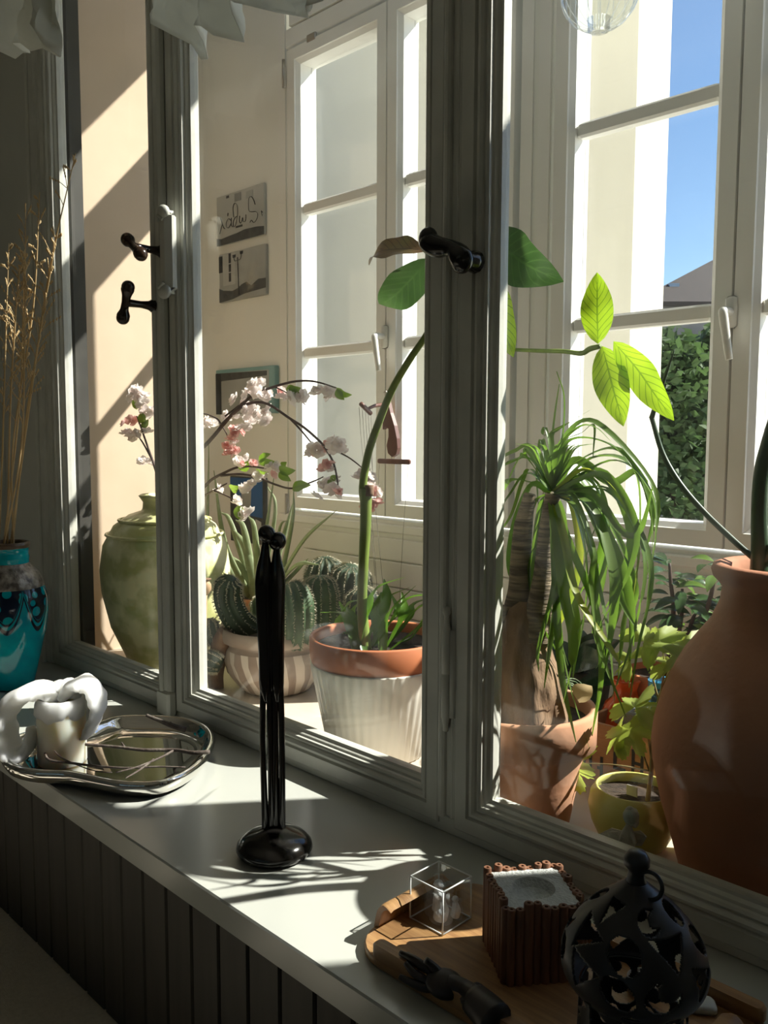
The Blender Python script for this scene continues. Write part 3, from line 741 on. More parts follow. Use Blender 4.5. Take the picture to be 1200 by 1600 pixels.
# palm and wrist as one swept flattened form, fingers rooted inside it
dh = (hp(680, 1532, .028)-hp(722, 1546, .026)).normalized(); nh = V(.25, -.35, 1); nh = (nh-dh*nh.dot(dh)).normalized(); sh_ = nh.cross(dh)
Mp = Matrix((dh, sh_, nh)).transposed()
b.blob(hp(697, 1538, .027), (.0245, .0185, .0115), 20, 14, Mp, lambda d: 1-.12*max(0, -d.x))
b.blob(hp(705, 1534, .029), (.016, .009, .010), 14, 10, Mp)
b.tube([hp(756, 1576, .028), hp(740, 1560, .0275), hp(726, 1549, .027), hp(712, 1543, .027), hp(700, 1540, .027)], [.0165, .0140, .0122, .0128, .0130], 20, 16, flat=.85)
for ch, r in (([(690, 1532, .025), (668, 1515, .032), (648, 1500, .036), (626, 1489, .034)], [.0060, .0055, .0049, .0034]),
              ([(692, 1534, .024), (672, 1521, .028), (652, 1506, .032), (636, 1491, .034)], [.0060, .0055, .0049, .0034]),
              ([(690, 1538, .022), (668, 1532, .024), (648, 1521, .027), (634, 1505, .032)], [.0060, .0055, .0048, .0034]),
              ([(690, 1543, .019), (664, 1543, .018), (642, 1535, .019), (624, 1526, .022)], [.0060, .0055, .0048, .0033]),
              ([(698, 1536, .024), (686, 1520, .034), (674, 1508, .041), (665, 1500, .047)], [.0066, .006, .0052, .004])):
    b.tube([hp(*q) for q in ch], r, 18, 10)
b.build('hand', handm, t)
b = MB(); b.tube([hp(739, 1559, .0205), hp(735, 1555, .021)], [.0172, .0165], 3, 16, flat=.82)
b.tube([hp(775, 1597, .0285), hp(762, 1582, .0285), hp(741, 1561, .0265)], [.0205, .0195, .0172], 10, 16, flat=.82); b.build('cuff', handm, t)

# ================================================================== CRINKLED HANGINGS AT THE TOP
paper = leaf_mat('crinkled_white_cloth', (.86, .87, .83), (.80, .81, .77), .5, rough=.8)
def hanging(label, out, Y, top):
    n = len(out); nr = 10; vs = []; rnd = random.Random(n)
    org = PY(out[0][0], top, Y)
    for k in range(nr+1):
        for i, (x, y) in enumerate(out):
            v = k/nr; yy = top+(y-top)*v
            p = PY(x, yy, Y); p.y += .022*math.sin(i*.9+v*1.3)*(.3+v)+.006*math.sin(v*9+i*2.1); p.z += .004*math.sin(i*1.7+k)
            vs.append(p)
    fs = [(k*n+i, k*n+i+1, k*n+n+i+1, k*n+n+i) for k in range(nr) for i in range(n-1)]
    o = MB().add(vs, fs).build('crinkled_valance', paper, None, angle=25)
    s_ = o.modifiers.new('thick', 'SOLIDIFY'); s_.thickness = .002
    return tag(o, label, 'valance')
o1 = [(-70, 60), (-40, 85), (-20, 78), (0, 88), (1, 110), (7, 82), (14, 92), (20, 78), (28, 74), (34, 80), (41, 77), (50, 72), (56, 80), (62, 76), (70, 84), (77, 80), (72, 70), (70, 58), (66, 44), (64, 36), (58, 30), (55, 12)]
hanging('jagged-edged pale crinkled cloth hanging at top left corner before the dark wall', o1, .80, -60)
o2 = [(214, -20), (228, 2), (240, 22), (250, 30), (262, 44), (276, 56), (290, 70), (299, 88), (306, 82), (316, 64), (326, 52), (333, 47), (342, 56), (352, 62), (358, 60), (362, 48), (368, 20), (374, 10), (386, 14), (398, 10), (420, 14), (440, 19), (460, 20), (480, 24), (496, 30), (506, 26), (510, 2), (512, -20)]
hanging('broad pale crinkled cloth hanging over the head of the middle window', o2, .88, -70)
# ================================================================== VERANDA: PICTURES
def picture(px, label, kind, depth=.012):
    (xa, ya0, ya1), (xb, yb0, yb1) = px
    a0, a1, b0, b1 = [PY(x, y, YO-depth) for x, y in ((xa, ya0), (xa, ya1), (xb, yb0), (xb, yb1))]
    x0, x1, z0, z1 = a0.x, b0.x, (a1.z+b1.z)/2, (a0.z+b0.z)/2
    t = thing('wall_picture', label, 'picture', V(x0, YO-depth, z0))
    return t, x0, x1, z0, z1, YO-depth
pgrey = mat('print_grey', (.42, .43, .41), (.32, .33, .31), .6, ns=9); plight = mat('print_pale', (.52, .53, .50), (.44, .45, .43), .6, ns=7)
pdark = mat('print_dark', (.05, .05, .048), (.09, .09, .085), .6, ns=40); pink = mat('print_black', (.02, .02, .02), None, .6)
pmid = mat('print_mid', (.20, .21, .20), (.27, .28, .27), .6, ns=30); pblue = mat('print_blue', (.03, .13, .36), (.025, .11, .3), .5, ns=8)
pteal = mat('print_teal', (.24, .42, .42), (.2, .37, .38), .5, ns=8)
def canvas_poly(t, name, m, pts, fr, lift):
    x0, x1, z0, z1, y = fr; vs = [V(x0+(x1-x0)*u, y-lift, z0+(z1-z0)*v) for u, v in pts]; n = len(vs)
    vs += [v+V(0, lift, 0) for v in vs]
    fs = [tuple(range(n)), tuple(range(2*n-1, n-1, -1))]+[(i, (i+1) % n, n+(i+1) % n, n+i) for i in range(n)]
    return MB().add(vs, fs).build(name, m, t, smooth=False)
def strokes(t, m, L, fr, r=.0016):
    x0, x1, z0, z1, y = fr; b = MB()
    for s_ in L: b.tube([V(x0+(x1-x0)*u, y-.0012, z0+(z1-z0)*v) for u, v in s_], r, max(6, 5*len(s_)), 6, flat=.4)
    return b.build('lettering', m, t)
# graffiti picture
t, x0, x1, z0, z1, y = picture(((338, 308, 386), (412, 286, 366)), 'grey photo of a graffiti wall, topmost picture on the cream wall', 0); fr = (x0, x1, z0, z1, y)
MB().cbox((x0, y, z0), (x1, YO, z1), .002).build('canvas', plight, t, smooth=False)
canvas_poly(t, 'dark_ground', pdark, [(0, 0), (1, 0), (1, .16), (.85, .19), (.6, .20), (.45, .17), (.25, .15), (.1, .13), (0, .16)], fr, .0006)
canvas_poly(t, 'window_print', pmid, [(.40, .80), (.54, .80), (.54, .96), (.40, .96)], fr, .0006); canvas_poly(t, 'window_print', pgrey, [(.64, .79), (.79, .79), (.79, .93), (.64, .93)], fr, .0006)
canvas_poly(t, 'mark_print', pink, [(.22, .92), (.28, .92), (.28, .97), (.22, .97)], fr, .0006); canvas_poly(t, 'mark_print', pdark, [(.42, .27), (.56, .27), (.56, .31), (.42, .31)], fr, .0006)
strokes(t, pink, [[(.09, .58), (.11, .50), (.16, .35), (.19, .32)], [(.13, .43), (.10, .33), (.07, .24)],
    [(.33, .44), (.27, .50), (.22, .44), (.22, .35), (.27, .32), (.33, .40)], [(.33, .50), (.33, .36), (.36, .31)], [(.25, .56), (.26, .62)],
    [(.38, .50), (.37, .70), (.41, .77), (.46, .70), (.46, .52), (.42, .34), (.38, .31), (.37, .40), (.41, .48), (.46, .50)],
    [(.51, .49), (.50, .40), (.53, .34), (.57, .44), (.58, .36), (.63, .36), (.64, .48)],
    [(.83, .62), (.80, .72), (.75, .80), (.70, .76), (.70, .55), (.76, .50), (.84, .48), (.88, .42), (.86, .33), (.80, .28), (.75, .34), (.72, .30)], [(.98, .42), (.95, .46), (.97, .36)]], fr)
# street lamp picture
t, x0, x1, z0, z1, y = picture(((342, 398, 474), (415, 381, 460)), 'grey photo of a street lamp, second picture down on the cream wall', 0); fr = (x0, x1, z0, z1, y)
MB().cbox((x0, y, z0), (x1, YO, z1), .002).build('canvas', pgrey, t, smooth=False)
canvas_poly(t, 'trees_print', pdark, [(0, 0), (.3, .03), (.55, .1), (1, .14), (1, .33), (.85, .34), (.7, .24), (.6, .33), (.5, .30), (.42, .24), (.3, .2), (.1, .24), (0, .3)], fr, .0006)
canvas_poly(t, 'facade_print', plight, [(.09, .33), (.36, .33), (.36, .98), (.09, .98)], fr, .0005)
for q in ((.0, .62, .08, .96), (.22, .78, .27, .98), (.22, .60, .27, .76), (.22, .40, .27, .58)): canvas_poly(t, 'window_print', pink, [(q[0], q[1]), (q[2], q[1]), (q[2], q[3]), (q[0], q[3])], fr, .0008)
strokes(t, pink, [[(.44, .10), (.43, .45), (.42, .86)], [(.42, .80), (.36, .80), (.34, .88)], [(.42, .80), (.48, .82), (.50, .92)]], fr, .0018)
for q in ((.34, .87), (.50, .91)): canvas_poly(t, 'lamp_print', pink, [(q[0]-.03, q[1]), (q[0]+.03, q[1]), (q[0]+.035, q[1]+.06), (q[0]-.035, q[1]+.06)], fr, .0008)
# monochrome mural picture with turquoise edge
t, x0, x1, z0, z1, y = picture(((337, 580, 648), (429, 569, 645)), 'black and white photo with turquoise edge behind the pink blossom', 0, .02); fr = (x0, x1, z0, z1, y)
MB().cbox((x0, y, z0), (x1, YO, z1), .002).build('canvas', pteal, t, smooth=False)
canvas_poly(t, 'photo_print', pgrey, [(0, 0), (.91, 0), (.91, .92), (0, .92)], fr, .0005)
canvas_poly(t, 'dark_edge_print', pink, [(0, 0), (.10, 0), (.10, .92), (0, .92)], fr, .0009); canvas_poly(t, 'dark_edge_print', pdark, [(.1, .74), (.88, .80), (.88, .90), (.1, .92)], fr, .0009)
canvas_poly(t, 'shape_print', pmid, [(.45, .35), (.55, .60), (.72, .68), (.86, .55), (.80, .36), (.62, .25)], fr, .0009); canvas_poly(t, 'shape_print', pink, [(.58, .42), (.66, .55), (.76, .50), (.74, .38), (.64, .34)], fr, .0012)
# blue picture low on the wall
t, x0, x1, z0, z1, y = picture(((359, 748, 850), (411, 742, 846)), 'tall blue, black and grey picture low on the cream wall behind aloe', 0, .02); fr = (x0, x1, z0, z1, y)
MB().cbox((x0, y, z0), (x1, YO, z1), .002).build('canvas', pdark, t, smooth=False)
canvas_poly(t, 'blue_print', pblue, [(.02, .78), (.5, .62), (.62, .42), (.98, .40), (.98, .98), (.02, .98)], fr, .0005)
canvas_poly(t, 'grey_print', pgrey, [(.34, .42), (.62, .40), (.66, .84), (.36, .80)], fr, .0009); canvas_poly(t, 'grey_print', plight, [(.70, .12), (.94, .16), (.94, .34), (.78, .38)], fr, .0009)

# ================================================================== VERANDA: GLASS BALL
c = PY(937, -14, 1.60); c.z += 0
t = thing('glass_pendant', 'clear fluted glass ball hanging above the right window', 'glass ball', c)
gm = pane_mat('fluted_glass', (.90, .92, .91), .06, 1.0)
rb = .076; kb = 1.81/1347
MB().lathe([(rb*math.sin(a), -rb*math.cos(a)) for a in [math.pi*i/18 for i in range(1, 18)]], c, 72, lambda r, z, a: r*(1+.035*math.cos(18*a))).build('globe', gm, t)
MB().lathe([(.012, -rb-.004), (.021, -rb-.002), (.021, -rb+.02), (.024, -rb+.022)], c, 48, lambda r, z, a: r*(1+.05*math.cos(16*a))).build('cap', crystal_mat('thick_glass', .5), t)
b = MB()
for k in range(18): 
    a = 2*math.pi*k/18; b.tube([c+V(rb*1.035*math.sin(q)*math.cos(a), rb*1.035*math.sin(q)*math.sin(a), -rb*math.cos(q)) for q in [math.pi*(.07+.86*i/10) for i in range(11)]], .0011, 20, 5)
o = b.build('rib', crystal_mat('rib_glass', .6), t); o['kind'] = 'stuff'
MB().tube([c+V(0, 0, rb-.005), V(c.x, c.y, 2.6)], .0012, 2, 6).build('cord', metal, t)

# ================================================================== WOODEN MARIONETTE CONTROL
mw = mat('mahogany_wood', (.15, .055, .035), (.10, .035, .024), .45, ns=12, stretch=(4, 4, .5))
MYY = YO-.05
def mp(x, y, dy=0): return PY(x, y, MYY+dy)
t = thing('marionette_control', 'dark red wooden marionette control hanging by the outer window lever', 'puppet control', mp(604, 640))
out = [(598, 628), (606, 627), (610, 645), (616, 665), (620, 685), (621, 700), (619, 710), (612, 714), (606, 708), (604, 696), (607, 682), (607, 670), (602, 667), (598, 671), (598, 655), (599, 640)]
f_ = [mp(x, y) for x, y in out]; n = len(f_); vs = f_+[v+V(0, .014, 0) for v in f_]
MB().add(vs, [tuple(range(n)), tuple(range(2*n-1, n-1, -1))]+[(i, (i+1) % n, n+(i+1) % n, n+i) for i in range(n)]).build('blade', mw, t, smooth=False)
a, b2 = mp(591, 720, -.02), mp(641, 722, -.02)
MB().cbox((a.x, a.y-.006, a.z-.008), (b2.x, a.y+.006, a.z+.007), .003).build('cross_bar', mw, t, smooth=False)
MB().tube([mp(600, 632), mp(586, 634, -.06), mp(572, 640, -.10)], [.006, .0055, .005], 8, 8).build('arm', mw, t)
MB().tube([mp(564, 631, -.13), mp(579, 646, -.08)], [.007, .007], 3, 8).build('end_bar', mw, t)
b = MB(); hk = mp(602, 626); b.tube([hk, hk+V(0, 0, .012), hk+V(.006, 0, .020), hk+V(.002, 0, .03), hk+V(-.006, 0, .024)], .0014, 16, 6).build('hook', metal, t)
b = MB(); b.tube([hk+V(0, 0, .028), mp(604, 560, -.005)], .0007, 2, 5)
for (xa, ya, xb, yb, dy) in ((561, 636, 570, 740, -.11), (566, 640, 586, 900, -.10), (571, 644, 590, 930, -.09), (575, 646, 598, 910, -.09), (580, 646, 585, 790, -.08), (593, 724, 592, 760, -.02), (638, 724, 624, 940, -.02), (612, 714, 614, 720, -.01)):
    b.tube([mp(xa, ya, dy), mp((xa+xb)/2-1, (ya+yb)/2, dy), mp(xb, yb, dy)], .0007, 8, 5)
b.build('string', mat('grey_string', (.25, .23, .2), None, .8), t)

# ================================================================== POTS AND JARS
terra = mat('terracotta', (.62, .27, .13), (.52, .21, .10), .85, ns=7, bump=.25, bs=60)
terra_pale = mat('pale_terracotta', (.66, .36, .22), (.56, .26, .14), .9, ns=5, lo=.3, hi=.7, bump=.3, bs=40)
amph_m = mat('amphora_clay', (.50, .225, .125), (.38, .155, .085), .85, ns=4, lo=.3, hi=.75, bump=.25, bs=70)
soil = mat('potting_soil', (.05, .032, .02), (.025, .016, .01), .98, ns=60, bump=1.0, bs=120)
# yellow jar
c = V(-2.165, 1.282, SH)
jar_m = mat('mottled_yellow_green_glaze', (.90, .87, .52), (.55, .56, .22), .32, ns=13, lo=.42, hi=.58, bump=.25, bs=24)
t = thing('yellow_jar', 'big bulbous mottled yellow-green glazed jar behind the narrow mullion', 'jar', c)
MB().lathe([(0, 0), (.085, 0), (.092, .004), (.115, .05), (.155, .14), (.178, .24), (.182, .30), (.172, .37), (.142, .425), (.10, .455), (.066, .466), (.062, .472)], c, 48).build('body', jar_m, t)
MB().lathe([(.062, .470), (.060, .490), (.068, .502), (.072, .508), (.066, .512), (.056, .505), (.054, .47), (.05, .44)], c, 36).build('neck', jar_m, t)
for zr, rr in ((.40, .160), (.44, .125)): MB().tube([c+V((rr+.002)*math.cos(a), (rr+.002)*math.sin(a), zr) for a in [2*math.pi*i/32 for i in range(33)]], .004, 64, 6, cap=False).build('band', jar_m, t)
# cactus pot
c = PY(432, 1040, 1.40); c.z = SH
ring_m = mat('worn_banded_clay', (.40, .33, .27), (.27, .20, .16), .9, ns=9, lo=.3, hi=.7, bump=.5, bs=30)
ring_s = mat('worn_striped_clay', (.40, .33, .27), (.27, .20, .16), .9, ns=9, lo=.3, hi=.7, bump=.4, bs=30)
_n = ring_s.node_tree; _b = _n.nodes['Principled BSDF']; _tc = _n.nodes.new('ShaderNodeTexCoord'); _sx = _n.nodes.new('ShaderNodeSeparateXYZ'); _n.links.new(_tc.outputs['Object'], _sx.inputs[0])
_ph = _math(_n, 'FRACT', _math(_n, 'ADD', _math(_n, 'MULTIPLY', _math(_n, 'ARCTAN2', _sx.outputs[1], _sx.outputs[0]), 18/(2*math.pi)), _math(_n, 'MULTIPLY', _sx.outputs[2], 26/(2*math.pi))))
_n.links.new(_mix(_n, _math(_n, 'GREATER_THAN', _ph, .5), _b.inputs['Base Color'].links[0].from_socket, (.60, .52, .44)), _b.inputs['Base Color'])
t = thing('cactus_pot', 'weathered ribbed clay pot of long curved cacti behind the figurine', 'potted cactus', c)
CPR = .145
MB().lathe([(0, 0), (.085, 0), (.100, .01), (.128, .05), (.140, .09), (.136, .118)], c, 108, lambda r, z, a: r*(1+(.022*math.cos(18*a+z*26) if .012 < z < .117 else 0))).build('pot', ring_s, t)
MB().lathe([(.136, .117), (.130, .126), (.130, .134), (.146, .139), (.150, .150), (.150, .166), (.143, .173), (.134, .170), (.130, .14), (.12, .13)], c, 64).build('rim', ring_m, t)
MB().lathe([(.131, .148), (.08, .152), (0, .156)], c, 32).build('soil', soil, t)
cact = mat('dark_cactus', (.030, .055, .025), (.018, .035, .016), .6, ns=25)
cactl = mat('green_cactus', (.06, .11, .045), (.035, .07, .03), .6, ns=25)
spine = mat('pale_spines', (.55, .5, .36), None, .6)
def cactus(par, P, rads, ribs=14, m=cact, n=34, name='cactus_stem', sp_=True):
    S = spline(P, n); rr = lerp_list(rads, n); b = MB(); seg = ribs*4; vs = []; fs = []
    T = [(S[min(i+1, n)]-S[max(i-1, 0)]).normalized() for i in range(n+1)]; N_ = T[0].orthogonal().normalized(); q = MB()
    for i in range(n+1):
        N_ = (N_-T[i]*N_.dot(T[i])).normalized(); B = T[i].cross(N_)
        for k in range(seg):
            a = 2*math.pi*k/seg; f = 1+.10*math.cos(ribs*a); d = N_*math.cos(a)+B*math.sin(a); vs.append(S[i]+d*rr[i]*f)
            if sp_ and k % 4 == 0 and 0 < i < n:
                p = S[i]+d*rr[i]*1.08
                for z in range(3):
                    e = (d+T[i]*random.uniform(-.8, .8)+d.cross(T[i])*random.uniform(-.8, .8)).normalized()*.0085
                    q.add([p+T[i]*.0010, p-T[i]*.0010, p+e, p+d.cross(T[i])*.0011], [(0, 1, 2), (0, 3, 2), (1, 3, 2)])
    for i in range(n):
        for k in range(seg): j = (k+1) % seg; fs.append((i*seg+k, i*seg+j, i*seg+seg+j, i*seg+seg+k))
    fs += [tuple(range(seg-1, -1, -1)), tuple(range(n*seg, n*seg+seg))]
    o = b.add(vs, fs).build(name, m, par)
    if sp_:
        s_ = q.build('spines', spine, o if False else par, smooth=False); s_['kind'] = 'stuff'
        s_.parent = o; ORG[s_.name] = ORG[par.name]
    return o
zt = c.z+.15
def cpos(x, y, Y): return PY(x, y, Y)
cactus(t, [cpos(410, 985, 1.40), cpos(385, 980, 1.34), cpos(366, 962, 1.30), cpos(356, 935, 1.29), cpos(357, 912, 1.29), cpos(360, 902, 1.29)], [.030, .032, .034, .035, .033, .012], 11)
cactus(t, [cpos(462, 1000, 1.38), cpos(464, 975, 1.36), cpos(464, 945, 1.35), cpos(458, 922, 1.35), cpos(453, 912, 1.35)], [.036, .040, .040, .032, .010], 12, cactl)
cactus(t, [cpos(498, 992, 1.44), cpos(500, 960, 1.44), cpos(500, 928, 1.44), cpos(500, 906, 1.44), cpos(500, 900, 1.44)], [.040, .045, .045, .033, .010], 13, cactl)
cactus(t, [cpos(420, 990, 1.46), cpos(412, 965, 1.46), cpos(408, 940, 1.46), cpos(405, 930, 1.46)], [.030, .034, .028, .01], 11, cactl)
# second cactus pot, mostly hidden
c2 = PY(540, 1000, 1.70); c2.z = SH
t2 = thing('cactus_pot', 'plain clay pot of dark bristly cacti, behind the white fluted pot', 'potted cactus', c2)
MB().lathe([(0, 0), (.07, 0), (.075, .006), (.095, .12), (.103, .122), (.104, .145), (.096, .147), (.092, .13)], c2, 36).build('pot', terra, t2)
MB().lathe([(.093, .134), (0, .138)], c2, 28).build('soil', soil, t2)
for P, r_, m_ in (([(510, 990), (508, 945), (508, 900), (508, 880), (508, 870)], [.05, .058, .058, .045, .012], cact), ([(545, 985), (547, 945), (548, 910), (549, 890), (550, 883)], [.05, .058, .058, .046, .012], cact), ([(562, 990), (566, 960), (567, 930), (567, 915)], [.045, .052, .045, .012], cact), ([(520, 1000), (528, 975), (532, 950), (532, 940)], [.045, .05, .042, .012], cact)):
    dy = random.uniform(-.03, .02); cactus(t2, [PY(x, y, 1.68+dy) for x, y in P], r_, 14, m_)
# old cactus stump at the left of the pot
c3 = PY(338, 1060, 1.28); c3.z = SH
t3 = thing('old_cactus', 'small sprawling cactus with bare brown stem beside the weathered pot', 'cactus', c3)
bs_ = mat('corky_brown_stem', (.22, .13, .075), (.14, .08, .05), .9, ns=40, bump=.8, bs=60)
MB().tube([c3+V(0, .0, 0), c3+V(-.005, 0, .05), PY(346, 1005, 1.27), PY(352, 985, 1.27)], [.020, .024, .026, .018], 14, 12).build('bare_stem', bs_, t3)
cactus(t3, [PY(336, 1005, 1.27), PY(330, 990, 1.26), PY(327, 975, 1.26), PY(326, 966, 1.26)], [.016, .022, .022, .006], 9)
cactus(t3, [PY(345, 1040, 1.25), PY(335, 1036, 1.24), PY(325, 1032, 1.24), PY(318, 1030, 1.24)], [.018, .026, .026, .008], 10)
# poppy seed heads
pc = PY(317, 1000, 1.16)
for (x0, y0, x1, y1, s_) in ((316, 985, 322, 917, 1.0), (312, 1010, 314, 960, .8)):
    p0, p1 = PY(x0, y0, 1.16), PY(x1, y1, 1.16); p0.z = SH
    lab = 'dried poppy seed head on a thin stalk before the yellow jar' if s_ == 1 else 'lower small poppy seed head on a short stalk at pane edge'
    t = thing('poppy_seed_head', lab, 'seed head', p0)
    pm_ = mat('dry_poppy', (.52, .36, .20), (.42, .27, .15), .7, ns=40)
    MB().tube([p0, p0.lerp(p1, .5)+V(.003, 0, 0), p1-V(0, 0, .018*s_)], [.0022, .002, .0028], 10, 7).build('stalk', pm_, t)
    MB().lathe([(0, -.02*s_), (.006*s_, -.017*s_), (.0125*s_, -.006*s_), (.0125*s_, .006*s_), (.008*s_, .014*s_), (.006*s_, .016*s_)], p1, 18, lambda r, z, a: r*(1+.05*math.cos(9*a))).build('pod', pm_, t)
    MB().lathe([(.004*s_, .0155*s_), (.0125*s_, .018*s_), (.012*s_, .0205*s_), (0, .019*s_)], p1, 18, lambda r, z, a: r*(1+.10*math.cos(9*a))).build('crown', bs_, t)
# white fluted pot with terracotta liner
c = V(-1.289, 1.27, SH); wp = mat('white_fluted_ceramic', (.80, .78, .70), (.74, .72, .64), .3, ns=4)
t = thing('fluted_pot_plant', 'white fluted pot with terracotta liner holding a tall green stem', 'potted plant', c)
MB().lathe([(0, .0), (.098, 0), (.104, .004), (.142, .196), (.144, .2), (.1375, .2), (.136, .19)], c, 176, lambda r, z, a: r*(1+(.018*abs(math.cos(22*a)) if .003 < z < .199 and r > .1 else 0))).build('cover_pot', wp, t)
terra_o = mat('orange_terracotta', (.60, .20, .08), (.54, .17, .065), .7, ns=9)
MB().lathe([(.135, .17), (.1385, .195), (.1405, .2), (.1445, .212), (.1455, .252), (.1425, .256), (.136, .253), (.134, .23)], c, 56).build('liner_pot', terra_o, t)
MB().lathe([(.135, .232), (.07, .236), (0, .238)], c, 36).build('soil', soil, t)
stem_m = mat('green_stem', (.20, .28, .055), (.14, .20, .04), .45, ns=10, stretch=(6, 6, 1))
zs_ = c.z+.236
P0 = PY(572, 1003, 1.22); P0.z = zs_-.01
MB().tube([P0, PY(566, 950, 1.22), PY(568, 880, 1.22), PY(571, 820, 1.22), PY(572, 764, 1.22)], [.0135, .0105, .0105, .0115, .0125], 20, 12).build('main_stem', stem_m, t)
MB().tube([PY(577, 775, 1.22), PY(577, 758, 1.22)], [.0095, .009], 3, 12).build('cut_stub', bs_, t)
MB().tube([PY(570, 790, 1.22), PY(567, 760, 1.22), PY(575, 710, 1.22), PY(590, 665, 1.22), PY(612, 610, 1.21), PY(640, 562, 1.20), PY(668, 520, 1.20), PY(690, 470, 1.20), PY(700, 420, 1.20)], [.009, .0085, .008, .008, .0072, .0068, .006, .0055, .004], 40, 10).build('upper_stem', stem_m, t)
MB().tube([PY(676, 505, 1.20), PY(720, 540, 1.20), PY(780, 545, 1.21), PY(840, 548, 1.21), PY(880, 549, 1.21), PY(908, 552, 1.21), PY(922, 545, 1.21), PY(938, 541, 1.21)], [.0045, .004, .0032, .0034, .0036, .0042, .0046, .004], 40, 8).build('side_shoot', stem_m, t)
MB().tube([PY(692, 460, 1.20), PY(740, 420, 1.20), PY(790, 372, 1.20)], [.004, .003, .002], 14, 8).build('side_shoot', stem_m, t)
lf = leaf_mat('backlit_leaf', (.30, .42, .03), (.24, .35, .025), .6, vein=(.09, .17, .015), tc=(1.5, 1.6, .9))
lfd = leaf_mat('deep_green_leaf', (.06, .13, .03), (.045, .10, .025), .35, vein=(.08, .16, .04), rough=.3)
lfb = leaf_mat('browning_leaf', (.17, .085, .045), (.12, .15, .03), .35, vein=(.06, .035, .02), ns=9)
tocam = (O-PY(900, 500, 1.2)).normalized()
def bl(base, tip, wpx, m, dY0=1.2, dY1=1.2, bend=.06, tilt=0, fold=.22, shape='ovate'):
    p, q = PY(*base, dY0), PY(*tip, dY1); n_ = (Matrix.Rotation(tilt, 3, (q-p).normalized()) @ tocam)
    k = (p-O).length/1347
    return MB().leaf(p, q, wpx*k, n_, bend, fold, 14, shape, .6, random.random()*6).build('leaf', m, t)
bl((664, 395), (576, 414), 50, lfb, tilt=.9, bend=.16)
bl((672, 402), (592, 476), 62, lfd, tilt=-.5, bend=.15)
bl((768, 372), (879, 440), 76, lfd, tilt=.35, bend=.12)
bl((764, 432), (802, 558), 52, lf, tilt=.2)
bl((934, 537), (933, 426), 48, lf, bend=.03, tilt=-.1); bl((941, 541), (974, 666), 52, lf, bend=.03, tilt=.1); bl((960, 534), (1052, 657), 47, lf, bend=-.05, tilt=.3)
b = MB()
# strap leaves at the foot of the stem
strap = leaf_mat('strap_leaf', (.14, .27, .04), (.09, .19, .03), .45, rough=.3, tc=(1.3, 1.4, .8))
def rib(par, P, wv, m, up=(0, 0, 1), n=18, name='leaf', twist=0): return MB().ribbon(P, wv, n, .35, up, twist).build(name, m, par)
bx = [((545, 1010), (530, 975), (545, 945), (560, 938)), ((560, 1012), (575, 960), (590, 920), (632, 902)), ((583, 1012), (600, 960), (604, 930), (600, 905)), ((590, 1012), (612, 970), (640, 935), (690, 930)), ((600, 1012), (625, 985), (655, 950), (680, 945)), ((555, 1010), (546, 980), (536, 960), (500, 957)),
      ((570, 1015), (560, 975), (572, 945), (566, 940)), ((604, 1014), (640, 1000), (664, 975), (700, 970)), ((590, 1015), (588, 975), (576, 945), (563, 938)), ((608, 1012), (650, 985), (676, 955), (705, 965)), ((598, 1013), (600, 985), (616, 950), (650, 915)), ((540, 1008), (536, 985), (540, 965), (530, 940)), ((580, 1010), (596, 985), (622, 960), (612, 930)), ((552, 1012), (548, 980), (556, 950), (578, 930)), ((565, 1014), (556, 990), (548, 962), (542, 948)), ((600, 1014), (618, 990), (632, 958), (628, 925)), ((606, 1014), (636, 975), (648, 945), (676, 935)), ((576, 1014), (590, 965), (606, 935), (640, 918)), ((594, 1014), (596, 980), (590, 950), (596, 925))]
for i, P in enumerate(bx):
    Yc = 1.20+.10*random.random()
    Q = [PY(x, y, Yc+.02*k) for k, (x, y) in enumerate(P)]; Q[0].z = zs_-.005
    rib(t, Q, [.014, .023, .022, .003], strap)
# ================================================================== BLOSSOM BRANCHES
petal_w = leaf_mat('white_petal', (.90, .86, .83), (.90, .80, .77), .5, rough=.6, ns=30); petal_p = leaf_mat('pink_petal', (.86, .50, .46), (.85, .62, .58), .5, rough=.6, ns=30)
blf = leaf_mat('young_leaf', (.24, .34, .06), (.16, .25, .04), .5, vein=(.12, .18, .03), tc=(1.3, 1.4, .8))
tw = mat('brown_twig_bark', (.10, .06, .05), (.06, .035, .03), .7, ns=40)
def blossom_mesh(seed, r, m):
    rnd = random.Random(seed); b = MB()
    for ring, (n_, tl_, s_) in enumerate(((6, .25, 1.0), (5, .75, .85), (4, 1.15, .6))):
        for k in range(n_):
            a = 6.283*k/n_+rnd.random()*.6+ring; d = V(math.cos(a)*math.cos(tl_), math.sin(a)*math.cos(tl_), math.sin(tl_))
            b.leaf(V(0, 0, 0)+d*r*.08, d*r*s_, r*.85*s_, V(0, 0, 1)-d*.3, -.12, .2, 4, 'obovate', .8, rnd.random()*6)
    me = b.build('blossom', m).data; ob = [o for o in COL.objects if o.data == me][0]; bpy.data.objects.remove(ob); return me
BM = [blossom_mesh(i, .019, petal_w) for i in range(3)]+[blossom_mesh(9+i, .017, petal_p) for i in range(2)]
def add_mesh(me, name, par, p, s=1, rot=None):
    o = bpy.data.objects.new(name, me); COL.objects.link(o); o.parent = par; o.location = Vector(p)-ORG[par.name]; o.scale = (s, s, s)
    o.rotation_euler = rot or (random.uniform(-1.2, 1.2), random.uniform(-1.2, 1.2), random.uniform(0, 6.28)); return o
